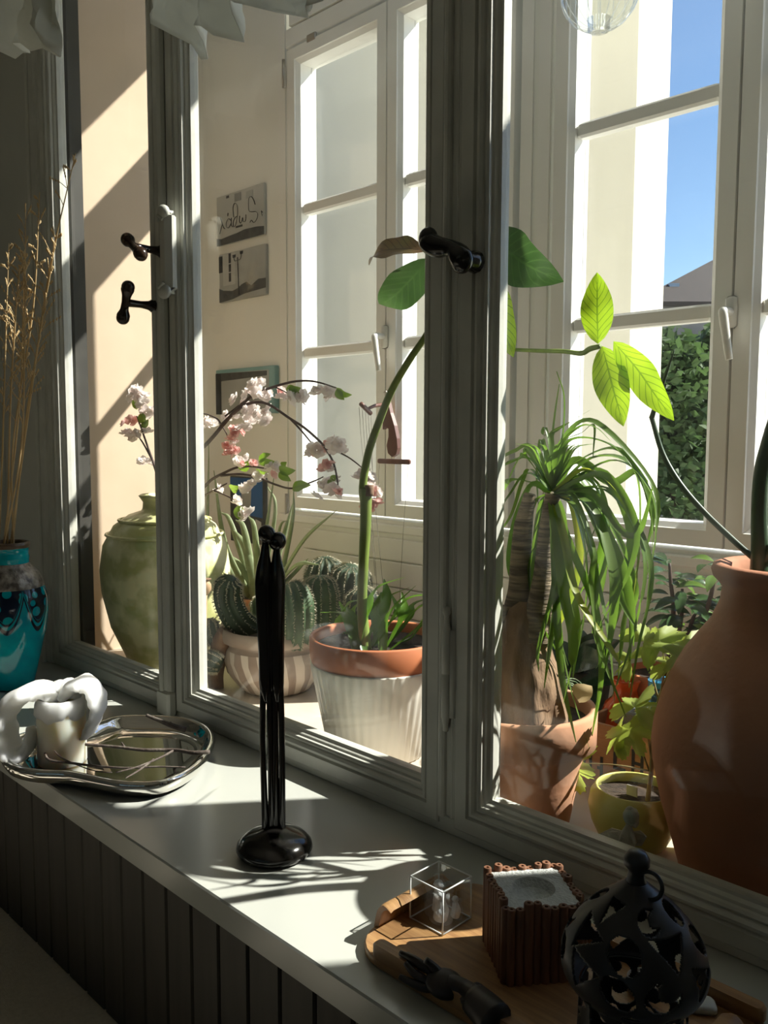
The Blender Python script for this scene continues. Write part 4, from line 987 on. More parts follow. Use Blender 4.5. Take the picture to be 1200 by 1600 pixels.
def branch(label, Y0, Y1, stems, flowers, leaves, base):
    t = thing('blossom_branch', label, 'blossom branch', base)
    xs_ = [q[0] for s_ in stems for q in s_[0]]; lo, hi = min(xs_), max(xs_)
    def at(q): return PY(q[0], q[1], Y0+(Y1-Y0)*(q[0]-lo)/(hi-lo)) if not isinstance(q, Vector) else q
    for pts, r in stems: MB().tube([at(q) for q in pts], r, 30, 8).build('stem', tw, t)
    for (x, y, k, s_) in flowers:
        p = at((x, y))+V(0, random.uniform(-.02, .02), 0)
        add_mesh(BM[k], 'blossom', t, p, s_*1.3)
        p2 = at((x+random.uniform(-8, 8), y+random.uniform(-6, 7)))+V(0, random.uniform(-.02, .02), 0)
        add_mesh(BM[k if random.random() < .7 else (k+1) % 3], 'blossom', t, p2, s_*.95)
    for (x0, y0, x1, y1, w_) in leaves:
        p, q = at((x0, y0)), at((x1, y1)); kk = (p-O).length/1347
        MB().leaf(p, q, w_*kk, tocam+V(random.uniform(-.6, .6), random.uniform(-.6, .6), random.uniform(-.4, .4)), .1, .3, 8, 'ovate', .6, 1).build('leaf', blf, t)
    return t
jb = V(-2.165, 1.282, SH+.47)
st = [([(313, 703), (330, 686), (350, 662), (372, 638), (395, 618), (420, 607), (455, 597), (480, 595), (500, 598), (525, 606)], [.006, .0055, .004, .0028, .0018]),
      ([(345, 665), (372, 640), (395, 629), (420, 632), (450, 652), (475, 668), (500, 690), (512, 706), (522, 726), (527, 750), (528, 758)], [.005, .004, .0035, .003, .0018]),
      ([(455, 656), (470, 672), (485, 690)], [.003, .0018]), ([(520, 702), (545, 715), (566, 731)], [.0026, .0016]), ([(346, 665), (340, 655), (325, 648), (310, 645)], [.003, .002]), ([(340, 655), (352, 674), (356, 684)], [.002, .0015]), ([(352, 650), (365, 640), (380, 628)], [.003, .002]), ([(430, 605), (445, 612), (455, 620)], [.002, .0012])]
fl = [(404, 602, 0, 1), (396, 606, 1, 1), (382, 618, 0, 1), (372, 625, 2, 1), (388, 640, 1, .9), (412, 614, 2, 1), (418, 622, 0, 1), (430, 614, 3, .9), (438, 622, 2, .9), (460, 624, 0, 1.1), (468, 620, 1, 1), (404, 652, 1, 1), (412, 658, 0, 1), (415, 640, 2, .9), (382, 655, 0, 1), (378, 670, 2, 1), (386, 662, 1, .9), (372, 678, 3, .9), (362, 672, 3, .9), (364, 688, 3, 1), (358, 698, 4, .9), (365, 706, 3, 1), (360, 710, 4, .9), (318, 658, 2, .9), (328, 662, 0, .9), (312, 664, 2, .9), (345, 650, 1, .8),
      (498, 613, 0, 1), (508, 617, 2, 1), (518, 616, 1, .8), (482, 703, 2, 1), (490, 707, 4, .8), (498, 704, 0, 1), (511, 694, 3, 1), (516, 698, 4, .8), (528, 690, 1, 1), (534, 696, 0, 1), (524, 702, 2, .9), (513, 732, 3, .9), (518, 726, 4, .8), (508, 757, 0, 1), (516, 750, 1, .9), (524, 766, 2, 1), (534, 770, 3, .8), (520, 772, 0, .9), (562, 742, 0, 1), (570, 748, 1, 1), (580, 764, 2, 1), (586, 770, 3, .9), (582, 790, 3, 1.1), (590, 786, 4, .9), (576, 745, 0, .9), (497, 775, 0, .8)]
lv = [(452, 612, 470, 606, 16), (448, 606, 468, 614, 14), (455, 618, 462, 628, 10), (526, 606, 550, 617, 16), (526, 608, 538, 625, 14), (524, 742, 518, 752, 10), (514, 748, 520, 760, 10)]
branch('long arching pink and white blossom branch crossing the outer window', 1.42, 1.50, [([V(-2.19, 1.30, SH+.40), V(-2.185, 1.31, SH+.5), PY(285, 745, 1.36), PY(313, 703, 1.42)], .006)]+st if False else st, fl, lv, jb)
st2 = [([(313, 768), (330, 750), (352, 738), (372, 730), (395, 729), (415, 732)], [.005, .0035, .002]), ([(345, 743), (375, 741), (400, 745), (430, 757), (457, 763), (490, 752), (505, 745)], [.004, .003, .0016]), ([(313, 778), (335, 766), (355, 755)], [.004, .002]), ([(335, 767), (350, 773), (365, 782), (372, 800)], [.003, .0015])]
fl2 = [(382, 722, 0, .9), (394, 724, 3, .7), (431, 730, 0, .9), (430, 742, 3, .7), (380, 763, 0, 1.1), (390, 765, 1, 1), (396, 752, 2, .9), (404, 748, 0, .9), (364, 783, 2, .9), (386, 802, 0, 1), (378, 806, 2, .9), (343, 764, 1, .8)]
lv2 = [(405, 722, 423, 709, 14), (405, 722, 432, 722, 12), (376, 735, 388, 720, 16), (436, 732, 462, 735, 17), (436, 738, 455, 752, 14), (440, 728, 448, 722, 10), (457, 763, 486, 758, 18), (372, 790, 378, 814, 18), (360, 763, 374, 760, 16), (400, 732, 420, 738, 10)]
branch('lower leafy blossom branch hanging before the blue picture', 1.40, 1.46, st2, fl2, lv2, jb+V(.01, .01, 0))
st3 = [([(262, 800), (245, 740), (228, 690), (214, 650)], [.005, .004, .003, .002]), ([(236, 715), (222, 690), (208, 672)], [.003, .0015])]
fl3 = [(206, 618, 0, 1), (216, 614, 1, 1), (226, 612, 0, 1), (222, 626, 2, .9), (230, 630, 1, 1), (205, 658, 3, 1), (214, 655, 3, .9), (202, 678, 1, .9), (212, 682, 0, 1), (226, 676, 2, 1), (232, 722, 1, 1), (228, 645, 0, 1)]
lv3 = [(214, 640, 210, 622, 10), (220, 645, 228, 664, 14), (222, 668, 232, 655, 10)]
branch('small blossom branch seen through the left pane before the peach wall', 1.24, 1.28, st3, fl3, lv3, jb+V(-.01, -.01, 0))

# ================================================================== ALOE
c = PY(402, 980, 1.68); c.z = SH
t = thing('potted_aloe', 'spiky grey-green aloe in a pot behind the cactus pot', 'potted plant', c)
MB().lathe([(0, 0), (.07, 0), (.075, .005), (.092, .13), (.10, .132), (.10, .155), (.092, .157), (.088, .13)], c, 36).build('pot', terra, t)
MB().lathe([(.089, .14), (0, .144)], c, 24).build('soil', soil, t)
aloe_m = leaf_mat('aloe_leaf', (.36, .42, .24), (.28, .35, .18), .3, rough=.4, ns=40)
al = [((392, 900), (352, 850), (334, 735), 13, -.1), ((395, 900), (330, 870), (326, 690), 12, .05), ((398, 900), (362, 820), (345, 800), 13, 0), ((400, 900), (382, 830), (368, 812), 16, 0), ((402, 900), (385, 860), (362, 824), 20, 0), ((405, 905), (398, 830), (388, 806), 14, 0), ((408, 900), (415, 840), (428, 745), 10, 0), ((412, 900), (440, 850), (458, 785), 14, .05), ((418, 890), (470, 850), (526, 797), 17, -.04), ((415, 905), (465, 890), (482, 872), 16, 0), ((415, 910), (460, 885), (498, 882), 14, -.04), ((405, 905), (430, 800), (418, 760), 9, .02), ((398, 905), (355, 885), (348, 840), 16, 0), ((400, 915), (372, 880), (350, 880), 14, -.02), ((420, 905), (436, 830), (450, 812), 7, -.02), ((395, 915), (380, 890), (352, 862), 18, 0), ((408, 912), (402, 870), (400, 842), 18, -.05), ((430, 900), (456, 820), (459, 765), 9, .0)]
for (p0, p1, p2, w_, dy) in al:
    k = 2.55/1347; Yc = 1.66+dy
    P = [PY(*p0, 1.67), PY(*p1, Yc), PY(*p2, Yc+dy*.5)]
    P[0] = V(P[0].x, P[0].y, c.z+.14)
    b = MB(); b.tube(P, [w_*k*.45, w_*k*.42, w_*k*.28, .0012], 16, 8, flat=.45); b.build('leaf', aloe_m, t)

# ================================================================== PONYTAIL PALM
c = V(-.872, 1.222, SH); kp = 1.475/1347
t = thing('ponytail_palm', 'ponytail palm with thick bark base in a pale terracotta pot, beside the central post', 'potted plant', c)
PR = .127
MB().lathe([(0, 0), (.078, 0), (.084, .004), (.098, .08), (.109, .135), (.111, .140), (PR, .146), (PR+.001, .205), (PR-.003, .211), (PR-.012, .209), (PR-.014, .17)], c, 56).build('pot', terra_pale, t)
MB().lathe([(PR-.013, .185), (.06, .192), (0, .195)], c, 32).build('soil', soil, t)
barkm = mat('grey_brown_bark', (.30, .19, .11), (.16, .10, .06), .9, ns=22, stretch=(1, 1, .5), lo=.3, hi=.7, bump=1.0, bs=70, bstr=(1, 1, .4))
scal = mat('scaly_stem_bark', (.30, .23, .15), (.12, .09, .065), .9, ns=60, stretch=(.25, .25, 3), lo=.4, hi=.6, bump=1.2, bs=80, bstr=(.3, .3, 3))
YP = 1.195
def q(x, y, dy=0): return PY(x, y, YP+dy)
b0 = q(822, 1112); b0.z = c.z+.17
from mathutils import noise as _nz
bb = MB(); bb.tube([b0, q(824, 1075), q(822, 1035), q(820, 1000), q(822, 965), q(826, 940)], [.066, .058, .049, .041, .034, .017], 60, 40)
ax_ = q(822, 1030)
bb.v = [v+V(v.x-ax_.x, v.y-ax_.y, 0)*(.22*_nz.noise(V(v.x*38, v.y*38, v.z*9))+.10*_nz.noise(V(v.x*90, v.y*90, v.z*22))) for v in bb.v]
bb.build('bark_base', barkm, t)
MB().tube([q(808, 985), q(806, 960), q(812, 920), q(814, 870), q(818, 820), q(828, 772)], [.026, .024, .020, .018, .016, .010], 40, 14).build('trunk', scal, t)
MB().tube([q(835, 1000), q(840, 960), q(848, 900), q(852, 850), q(858, 805), q(864, 772)], [.030, .022, .016, .014, .013, .013], 40, 14).build('trunk', scal, t)
MB().tube([q(846, 960, .02), q(856, 930, .02), q(864, 900, .02)], [.018, .015, .010], 16, 12).build('trunk', scal, t)
MB().tube([q(790, 1005), q(782, 975, -.02), q(786, 950, -.03)], [.024, .020, .010], 14, 12).build('trunk', scal, t)
pl_d = leaf_mat('palm_leaf', (.15, .235, .055), (.10, .17, .04), .42, rough=.3, tc=(1.6, 1.8, .8), ns=8)
pl_y = leaf_mat('yellowing_palm_leaf', (.40, .42, .06), (.20, .30, .04), .5, rough=.35, tc=(1.4, 1.4, .8), ns=14)
NL = [((864, 765), (880, 690), (930, 660), (1020, 760), (1024, 850), 9), ((864, 762), (890, 690), (960, 700), (1012, 780), (1020, 880), 10), ((866, 762), (905, 720), (970, 705), (1018, 790), (1010, 860), 9), ((866, 765), (900, 720), (955, 755), (1000, 740), (1022, 830), 12), ((868, 766), (930, 715), (990, 735), (998, 840), (985, 960), 14), ((868, 768), (920, 735), (980, 790), (995, 860), (990, 930), 13),
      ((866, 770), (900, 760), (960, 860), (985, 940), (990, 1010), 13), ((866, 770), (905, 750), (940, 830), (940, 900), (925, 990), 13), ((864, 772), (890, 780), (912, 860), (915, 930), (905, 1010), 12), ((864, 775), (875, 810), (885, 900), (900, 980), (895, 1060), 15), ((862, 775), (868, 820), (880, 930), (895, 1010), (880, 1100), 15), ((860, 772), (850, 800), (840, 880), (862, 950), (888, 1040), 11), ((860, 770), (830, 760), (802, 830), (800, 900), (850, 960), 10), ((860, 768), (825, 740), (800, 770), (782, 800), (776, 850), 9), ((860, 766), (830, 720), (800, 720), (782, 735), (772, 760), 9), ((860, 764), (830, 700), (805, 705), (785, 715), (774, 725), 7), ((858, 768), (820, 752), (795, 752), (785, 765), (774, 780), 9),
      ((862, 760), (850, 700), (845, 690), (840, 740), (842, 800), 7), ((863, 758), (862, 700), (862, 680), (870, 672), (890, 660), 7), ((864, 758), (875, 700), (905, 668), (930, 668), (955, 690), 6), ((863, 756), (858, 720), (862, 690), (868, 640), (874, 600), 3), ((868, 770), (925, 770), (970, 830), (1000, 830), (1020, 760), 9),
      ((866, 772), (920, 790), (955, 880), (960, 950), (945, 1050), 14), ((866, 774), (900, 800), (930, 900), (950, 1000), (960, 1100), 12), ((868, 768), (940, 740), (985, 820), (975, 900), (940, 960), 12), ((864, 776), (880, 840), (900, 930), (950, 1010), (970, 1040), 11), ((862, 776), (866, 860), (870, 960), (878, 1060), (900, 1160), 10), ((866, 772), (895, 790), (905, 880), (880, 960), (830, 1040), 10), ((870, 768), (950, 770), (1005, 870), (985, 1000), (955, 1090), 11), ((868, 770), (930, 790), (985, 900), (975, 980), (965, 1070), 10), ((866, 774), (890, 850), (930, 950), (940, 1050), (925, 1150), 9), ((862, 772), (846, 830), (842, 900), (844, 1000), (842, 1120), 8), ((860, 770), (835, 790), (822, 870), (850, 960), (880, 1010), 9), ((866, 766), (915, 745), (945, 790), (935, 870), (905, 930), 8), ((870, 766), (960, 720), (1016, 770), (1022, 850), (1000, 930), 9), ((864, 774), (878, 850), (870, 930), (860, 1000), (850, 1075), 9)]
rnd = random.Random(5)
NL += [tuple((x+rnd.uniform(-16, 16)*(k/2 if k else 0), y+rnd.uniform(-14, 14)*(k/2 if k else 0)) for k, (x, y) in enumerate(P[:5]))+(P[5],) for P in NL if rnd.random() < .6]
for i, P in enumerate(NL):
    w_ = P[5]*kp*(1.25 if i < 36 else .85); dys = rnd.uniform(-.07, .07)
    Q = [PY(x, y, max(1.105, YP+dys*(k/4)**.8)) for k, (x, y) in enumerate(P[:5])]
    m_ = pl_y if i in (5, 25, 27, 31) else pl_d
    rib(t, Q, [w_*.75, w_, w_*.95, w_*.8, .0015], m_, (0, 0, 1) if i % 3 else (.3, -.7, .5), 26, twist=rnd.uniform(-.9, .9))
# cluster of narrow inner leaves
for i in range(14):
    a = 2*math.pi*i/14; p = q(864, 768); d = V(math.cos(a)*.5, math.sin(a)*.5, 1).normalized()
    rib(t, [p, p+d*.05, p+d*.085+V(0, 0, -.004), p+d*.11+V(d.x, d.y, 0)*.035-V(0, 0, .02)], [.008, .010, .006, .001], pl_d, (0, 0, 1), 10)
# dry shards in the pot
MB().leaf(q(850, 1085, .03), q(888, 1075, .06), .05, (0, -1, .6), .1, .4, 6).build('dry_leaf', straw, t); MB().leaf(q(905, 1098, .03), q(925, 1072, .05), .04, (0, -1, .4), .15, .5, 6).build('dry_leaf', straw, t)

# ================================================================== PLANTS AND THINGS AT THE BACK RIGHT
c = PY(1040, 1040, 1.66); c.z = SH
t = thing('bushy_potted_plant', 'bushy dark green plant with woody stems in a small terracotta pot', 'potted plant', c)
MB().lathe([(0, 0), (.058, 0), (.062, .004), (.074, .15), (.080, .152), (.082, .19), (.076, .192), (.072, .16)], c, 40).build('pot', terra_o, t)
MB().lathe([(.074, .178), (0, .182)], c, 28).build('soil', soil, t)
bush = leaf_mat('glossy_bush_leaf', (.055, .12, .04), (.04, .09, .03), .35, rough=.22, vein=(.09, .17, .06))
bushl = leaf_mat('light_bush_leaf', (.20, .34, .05), (.14, .26, .04), .5, rough=.3, vein=(.09, .17, .04))
tips = []
for pts in ([(1046, 1010), (1052, 960), (1048, 910), (1046, 880)], [(1062, 1008), (1065, 960), (1066, 920)], [(1090, 1005), (1105, 950), (1116, 905), (1122, 880)], [(1070, 1010), (1080, 975), (1086, 960)]):
    P = [PY(x, y, 1.66) for x, y in pts]; P[0].z = c.z+.18; P[0].x = c.x+(P[0].x-c.x)*.5
    MB().tube(P, [.006, .005, .004, .003], 14, 8).build('stem', tw, t)
    S = spline(P, 12); tips += [(S[k], k/12) for k in range(4, 13)]
rnd = random.Random(11)
for i in range(58):
    p, u = tips[i % len(tips)]; a = rnd.uniform(0, 6.28); d = V(math.cos(a), math.sin(a)*.8, rnd.uniform(-.5, .5)).normalized(); L = rnd.uniform(.05, .085)
    e = p+d*L
    if e.y > YO-.04: e.y = YO-.05
    MB().leaf(p+d*.008, e+V(0, 0, -L*.25), L*.34, V(0, 0, 1)+tocam*.4, .12, .25, 7).build('leaf', bushl if rnd.random() < .25 else bush, t)
# orange glass vase
c = PY(978, 1060, 1.56); c.z = SH
og = mat('orange_glass', (.85, .13, .02), (.6, .06, .01), .12, ns=8, Transmission_Weight=.35, Emission_Strength=0)
t = thing('orange_glass_vase', 'small bright orange glass vase with narrow neck between pots', 'vase', c)
MB().lathe([(0, .002), (.035, 0), (.05, .02), (.056, .06), (.053, .10), (.040, .135), (.026, .15), (.022, .165), (.026, .18), (.030, .186), (.026, .188)], c, 32, lambda r, z, a: r*(1+.04*math.sin(7*a+z*30))).build('body', og, t)
# dark broad leaf plant
c = PY(905, 1060, 1.74); c.z = SH
t = thing('dark_leaf_plant', 'low plant with broad dark glossy leaves behind the palm pot', 'potted plant', c)
MB().lathe([(0, 0), (.06, 0), (.075, .12), (.078, .14), (.07, .14), (.066, .11)], c, 32).build('pot', mat('dark_pot', (.05, .055, .05), None, .5), t)
MB().lathe([(.069, .125), (0, .13)], c, 24).build('soil', soil, t)
dkl = leaf_mat('dark_broad_leaf', (.03, .075, .035), (.022, .055, .028), .2, rough=.2, vein=(.06, .11, .06))
for (bp_, tp_, w_, dy) in (((905, 1040), (970, 1000), 40, -.05), ((900, 1040), (940, 985), 34, .03), ((900, 1045), (860, 1000), 34, 0), ((905, 1050), (962, 1070), 44, -.08), ((895, 1050), (845, 1060), 36, -.05), ((900, 1035), (912, 985), 30, .05), ((908, 1050), (935, 1100), 40, -.1), ((900, 1040), (955, 1035), 40, -.1)):
    MB().leaf(PY(*bp_, 1.74), PY(*tp_, 1.74+dy), w_*2.05/1347*1.1, tocam+V(0, 0, .6), .12, .2, 9).build('leaf', dkl, t)
# striped spider plant tuft
c = PY(855, 1085, 1.52); c.z = SH
t = thing('striped_grass_plant', 'small tuft of striped grey-green leaves behind the palm trunk', 'potted plant', c)
MB().lathe([(0, 0), (.035, 0), (.045, .09), (.048, .1), (.042, .1), (.04, .085)], c, 28).build('pot', terra, t)
MB().lathe([(.042, .09), (0, .093)], c, 20).build('soil', soil, t)
sgl = leaf_mat('striped_leaf', (.35, .42, .28), (.12, .2, .09), .4, ns=60)
for i in range(22):
    a = 6.283*i/22; d = V(math.cos(a), math.sin(a), 0); p = c+V(0, 0, .09); L = rnd.uniform(.06, .12)
    rib(t, [p, p+d*L*.4+V(0, 0, .06), p+d*L*.8+V(0, 0, .06), p+d*L*1.1+V(0, 0, .01)], [.006, .008, .006, .001], sgl, n=10)
# pot hidden behind the fluted pot's right side, plain dark bowl
# wooden crate with black letters
cw = mat('crate_wood', (.42, .22, .10), (.32, .16, .07), .75, ns=8, stretch=(1, 6, 12), bump=.2)
pA = PY(893, 1258, 1.43); t = thing('lettered_crate', 'orange-brown wooden crate with black stencilled letters behind the yellow-green pot', 'crate', V(-.78, 1.50, SH))
x0, x1, y0, y1, z1 = -.885, -.66, 1.43, 1.56, .10
for a, c_, nm in (((x0, y0, SH), (x1, y0+.008, z1), 'front_panel'), ((x0, y1-.008, SH), (x1, y1, z1), 'back_panel'), ((x0, y0+.008, SH), (x0+.008, y1-.008, z1), 'side_panel'), ((x1-.008, y0+.008, SH), (x1, y1-.008, z1), 'side_panel'), ((x0+.008, y0+.008, SH), (x1-.008, y1-.008, SH+.008), 'bottom_panel')):
    MB().cbox(a, c_, .001).build(nm, cw, t, smooth=False)
b = MB()
def bar(xa, za, xb, zb): b.box((x0+xa, y0-.0008, za), (x0+xb, y0, zb))
bar(.008, SH+.03, .014, SH+.075); bar(.022, SH+.022, .028, SH+.07); bar(.022, SH+.022, .036, SH+.028)
bar(.046, SH+.018, .052, SH+.066); bar(.040, SH+.04, .046, SH+.046)
bar(.074, SH+.05, .081, SH+.10); bar(.081, SH+.094, .10, SH+.10); bar(.081, SH+.05, .10, SH+.056)
bar(.112, SH+.045, .118, SH+.098); bar(.118, SH+.07, .13, SH+.076); bar(.13, SH+.045, .136, SH+.098)
b.build('lettering', pink, t, smooth=False)
# grey-green flat case standing on the crate
gcase = mat('grey_green_board', (.16, .18, .17), (.12, .14, .13), .5, ns=8)
o = MB().cbox((x0+.06, y0+.02, z1-.0), (x1-.01, y1-.02, z1+.028), .003).build('flat_case', gcase, None, smooth=False)
tag(o, 'flat grey-green case lying on top of the wooden crate', 'case')
# blue striped cup
c = PY(1034, 1135, 1.50); c.z = z1+.028; c.x = min(c.x, x1-.045); 
bl_ = mat('blue_striped_glaze', (.05, .30, .48), (.04, .10, .16), .25, ns=40, stretch=(.2, .2, 3), lo=.48, hi=.52)
t = thing('striped_cup', 'small blue striped cup on the grey-green case', 'cup', c)
MB().lathe([(0, 0), (.022, 0), (.025, .003), (.028, .06), (.0285, .062), (.026, .06), (.023, .006), (0, .005)], c, 28).build('body', bl_, t)
# tipped clay bowl
c = PY(862, 1262, 1.14); Mt = Matrix.Rotation(R(-62), 3, V(.8, .6, 0)) 
clay = mat('brown_clay', (.26, .16, .11), (.19, .11, .075), .8, ns=12)
c.z = SH+.030
t = thing('tipped_clay_cup', 'small brown clay cup tipped on its side near the glass', 'cup', V(c.x, c.y, SH))
MB().lathe([(0, -.020), (.016, -.020), (.024, -.008), (.029, .012), (.0295, .016), (.0265, .015), (.021, -.006), (.013, -.015), (0, -.016)], c, 36, None, Mt).build('body', clay, t)
# yellow-green pot with geranium
c = V(-.685, 1.28, SH); yg = mat('yellow_green_ceramic', (.62, .62, .19), (.56, .56, .15), .35, ns=6)
t = thing('geranium_pot', 'glossy yellow-green pot with pale lobed geranium leaves beside the amphora', 'potted plant', c)
MB().lathe([(0, 0), (.050, 0), (.054, .004), (.070, .038), (.0755, .064), (.072, .084), (.064, .096), (.0625, .0975), (.060, .096), (.067, .083), (.069, .07)], c, 44).build('pot', yg, t)
MB().lathe([(.0675, .078), (0, .081)], c, 28).build('soil', soil, t)
gl_ = leaf_mat('geranium_leaf', (.42, .50, .12), (.34, .43, .09), .5, rough=.5, tc=(1.15, 1.15, .8)); gst = mat('geranium_stalk', (.42, .38, .16), (.35, .24, .12), .6, ns=20)
YGp = 1.28
def gq(x, y, dy=0): return PY(x, y, YGp+dy)
s0 = gq(1012, 1245); s0.z = c.z+.078
def palmate(par, p, r, nrm, rot, m):
    # lobed leaf: fan outline with five cut lobes
    nrm = Vector(nrm).normalized(); a_ = nrm.orthogonal().normalized(); a_ = Matrix.Rotation(rot, 3, nrm) @ a_; b_ = nrm.cross(a_)
    vs = [Vector(p)]; nn = 84
    for ringf in (.5, 1.0):
        for k in range(nn+1):
            th = -2.42+4.84*k/nn; lobe = math.cos(math.pi*th/.98/1.0)**2
            rr = r*(ringf if ringf < 1 else (.42+.58*lobe**.55)*(1+.07*math.sin(k*2.4)))*(1 if ringf == 1 else .9)
            vs.append(Vector(p)+(a_*math.cos(th)+b_*math.sin(th))*rr+nrm*(rr*.22*math.cos(th*4.2)-.18*rr*rr/r))
    fs = [(0, 1+k, 2+k) for k in range(nn)]+[(1+k, nn+2+k, nn+3+k, 2+k) for k in range(nn)]
    return MB().add(vs, fs).build('leaf', m, par)
MB().tube([s0, gq(1018, 1200), gq(1020, 1140), gq(1032, 1085), gq(1050, 1040)], [.0042, .0038, .0034, .003, .002], 20, 8).build('stalk', gst, t)
for (pts, r_) in (([(1018, 1190), (1008, 1130), (992, 1110)], .0018), ([(1016, 1210), (998, 1160), (985, 1135)], .0018), ([(1028, 1090), (1015, 1040), (1005, 1005)], .0016), ([(1045, 1050), (1062, 1020), (1075, 1012)], .0016), ([(1032, 1085), (1038, 1040), (1032, 1000)], .0016), ([(1018, 1205), (960, 1195), (892, 1192)], .0014), ([(1020, 1150), (1040, 1120), (1060, 1100)], .0016)):
    MB().tube([gq(*w_, -.012*(i_)) for i_, w_ in enumerate(pts)], [r_, r_*.8, r_*.6], 10, 6).build('stalk', gst, t)
for (x, y, r_, rot, n_) in ((992, 1105, .036, .5, (-.2, -.5, .8)), (984, 1140, .034, 1.5, (0, -.9, .4)), (1006, 1002, .032, .2, (.2, -.6, .8)), (1074, 1012, .036, 2.6, (.1, -.5, .9)), (1030, 1000, .030, -.4, (-.1, -.6, .9)), (890, 1192, .036, 2.2, (0, -1, .2)), (1020, 1120, .026, 1.0, (0, -.4, 1)), (965, 1150, .026, 2.2, (-.2, -.8, .5)), (1052, 1040, .028, .8, (0, -.7, .7)), (985, 1030, .026, 1.8, (-.3, -.6, .7))):
    palmate(t, gq(x, y, -.03), r_*1.45, n_, rot, gl_)
lp = gq(990, 1252); MB().cbox((lp.x-.012, lp.y-.004, c.z+.08), (lp.x+.008, lp.y-.002, c.z+.098), .0006).build('plant_tag', white_plastic, t, smooth=False)
# amphora with green rod plant
c = V(-.452, 1.28, SH); t = thing('terracotta_amphora', 'tall terracotta amphora with thick rimmed mouth holding green rod-like stems', 'potted plant', c)
AP = [(0, 0), (.125, 0), (.132, .006), (.150, .07), (.168, .13), (.181, .19), (.184, .22), (.181, .252), (.171, .292), (.157, .329), (.142, .359), (.123, .386), (.105, .410), (.093, .44), (.091, .460), (.096, .468), (.104, .476), (.107, .486), (.104, .494), (.095, .497), (.082, .492), (.08, .46), (.085, .43)]
MB().lathe(AP, c, 72).build('jar', amph_m, t)
MB().lathe([(.081, .455), (0, .46)], c, 28).build('soil', soil, t)
rod = mat('dark_green_rod', (.035, .075, .03), (.025, .05, .022), .4, ns=30, stretch=(3, 3, .5)); 
YA = 1.285
def aq(x, y, dy=0): return PY(x, y, YA+dy)
r0 = aq(1186, 890); r0.z = c.z+.45
MB().tube([r0, aq(1187, 860), aq(1186, 800), aq(1190, 740), aq(1202, 690), aq(1225, 610), aq(1240, 540)], [.0135, .0125, .0115, .0115, .011, .010, .006], 30, 12).build('rod_stem', rod, t)
MB().tube([aq(1180, 874), aq(1150, 848), aq(1100, 800), aq(1062, 755), aq(1036, 710), aq(1021, 662), aq(1018, 650)], [.0050, .0048, .0046, .0046, .0044, .0038, .0042], 30, 10).build('rod_stem', rod, t)
MB().tube([aq(1018, 654), aq(1027, 625), aq(1042, 580), aq(1054, 546)], [.0044, .0036, .0030, .0008], 14, 10).build('rod_stem', rod, t)
MB().tube([aq(1195, 880), aq(1215, 840), aq(1250, 790)], [.007, .0065, .004], 14, 10).build('rod_stem', rod, t)
# fairy figurine
fc = PY(975, 1310, 1.105); fc.z = SH; k = 1.16/1347
t = thing('fairy_figurine', 'small weathered grey seated fairy figurine with wings against the yellow-green pot', 'figurine', fc)
stone = mat('weathered_grey_stone', (.52, .52, .46), (.34, .35, .30), .85, ns=40, bump=.5, bs=120); stg = mat('verdigris_stone', (.40, .47, .41), (.26, .31, .27), .8, ns=50)
def fq(x, y, dy=0): return PY(x, y, 1.105+dy)
b = MB(); s_ = fq(978, 1335); s_.z = SH+.03
MB().lathe([(0, 0), (.020, 0), (.022, .01), (.018, .028), (.012, .036), (0, .04)], fc, 18, lambda r, z, a: r*(1+.12*math.sin(5*a+z*90))).build('rock', stone, t)
skin_obj('body', [[(fq(980, 1326), .010), (fq(981, 1312), .0085), (fq(980, 1300), .0095), (fq(982, 1292), .005), (fq(984, 1286), .006)],
    [(fq(980, 1300), .0095), (fq(972, 1306, -.006), .0036), (fq(968, 1320, -.008), .0032), (fq(966, 1332, -.010), .003)], [(fq(980, 1300), .0095), (fq(990, 1308, -.004), .0036), (fq(992, 1320, -.008), .0032)],
    [(fq(980, 1326), .010), (fq(974, 1338, -.014), .0062), (fq(972, 1352, -.014), .0045)], [(fq(980, 1326), .010), (fq(988, 1338, -.014), .0062), (fq(988, 1352, -.014), .0045)]], stone, t, 1)
b = MB(); b.blob(fq(985, 1277), (.0098, .0098, .0115), 16, 12); b.blob(fq(981, 1279, -.0085), (.0016, .0022, .0020), 8, 6); b.build('head', stg, t)
b = MB(); b.blob(fq(986, 1275, .003), (.0118, .0115, .0128), 16, 12, None, lambda d: 1+.08*math.sin(d.x*14)*math.sin(d.z*12)); b.blob(fq(984, 1265, .002), (.0055, .0055, .005), 12, 8); b.blob(fq(992, 1284, .004), (.006, .006, .009), 12, 8); b.build('hair', stone, t)
for pts in ([(977, 1300), (955, 1294), (938, 1302), (933, 1306), (944, 1318), (955, 1326), (968, 1330), (977, 1322)], [(986, 1300), (1000, 1298), (1010, 1308), (1002, 1322), (988, 1322)]):
    n = len(pts); vs = [fq(x, y, .006+.012*(i_ in (1, 2, 3, 4))) for i_, (x, y) in enumerate(pts)]; vs += [v+V(0, .0022, 0) for v in vs]
    MB().add(vs, [tuple(range(n)), tuple(range(2*n-1, n-1, -1))]+[(i_, (i_+1) % n, n+(i_+1) % n, n+i_) for i_ in range(n)]).build('wing', stone, t, smooth=False)

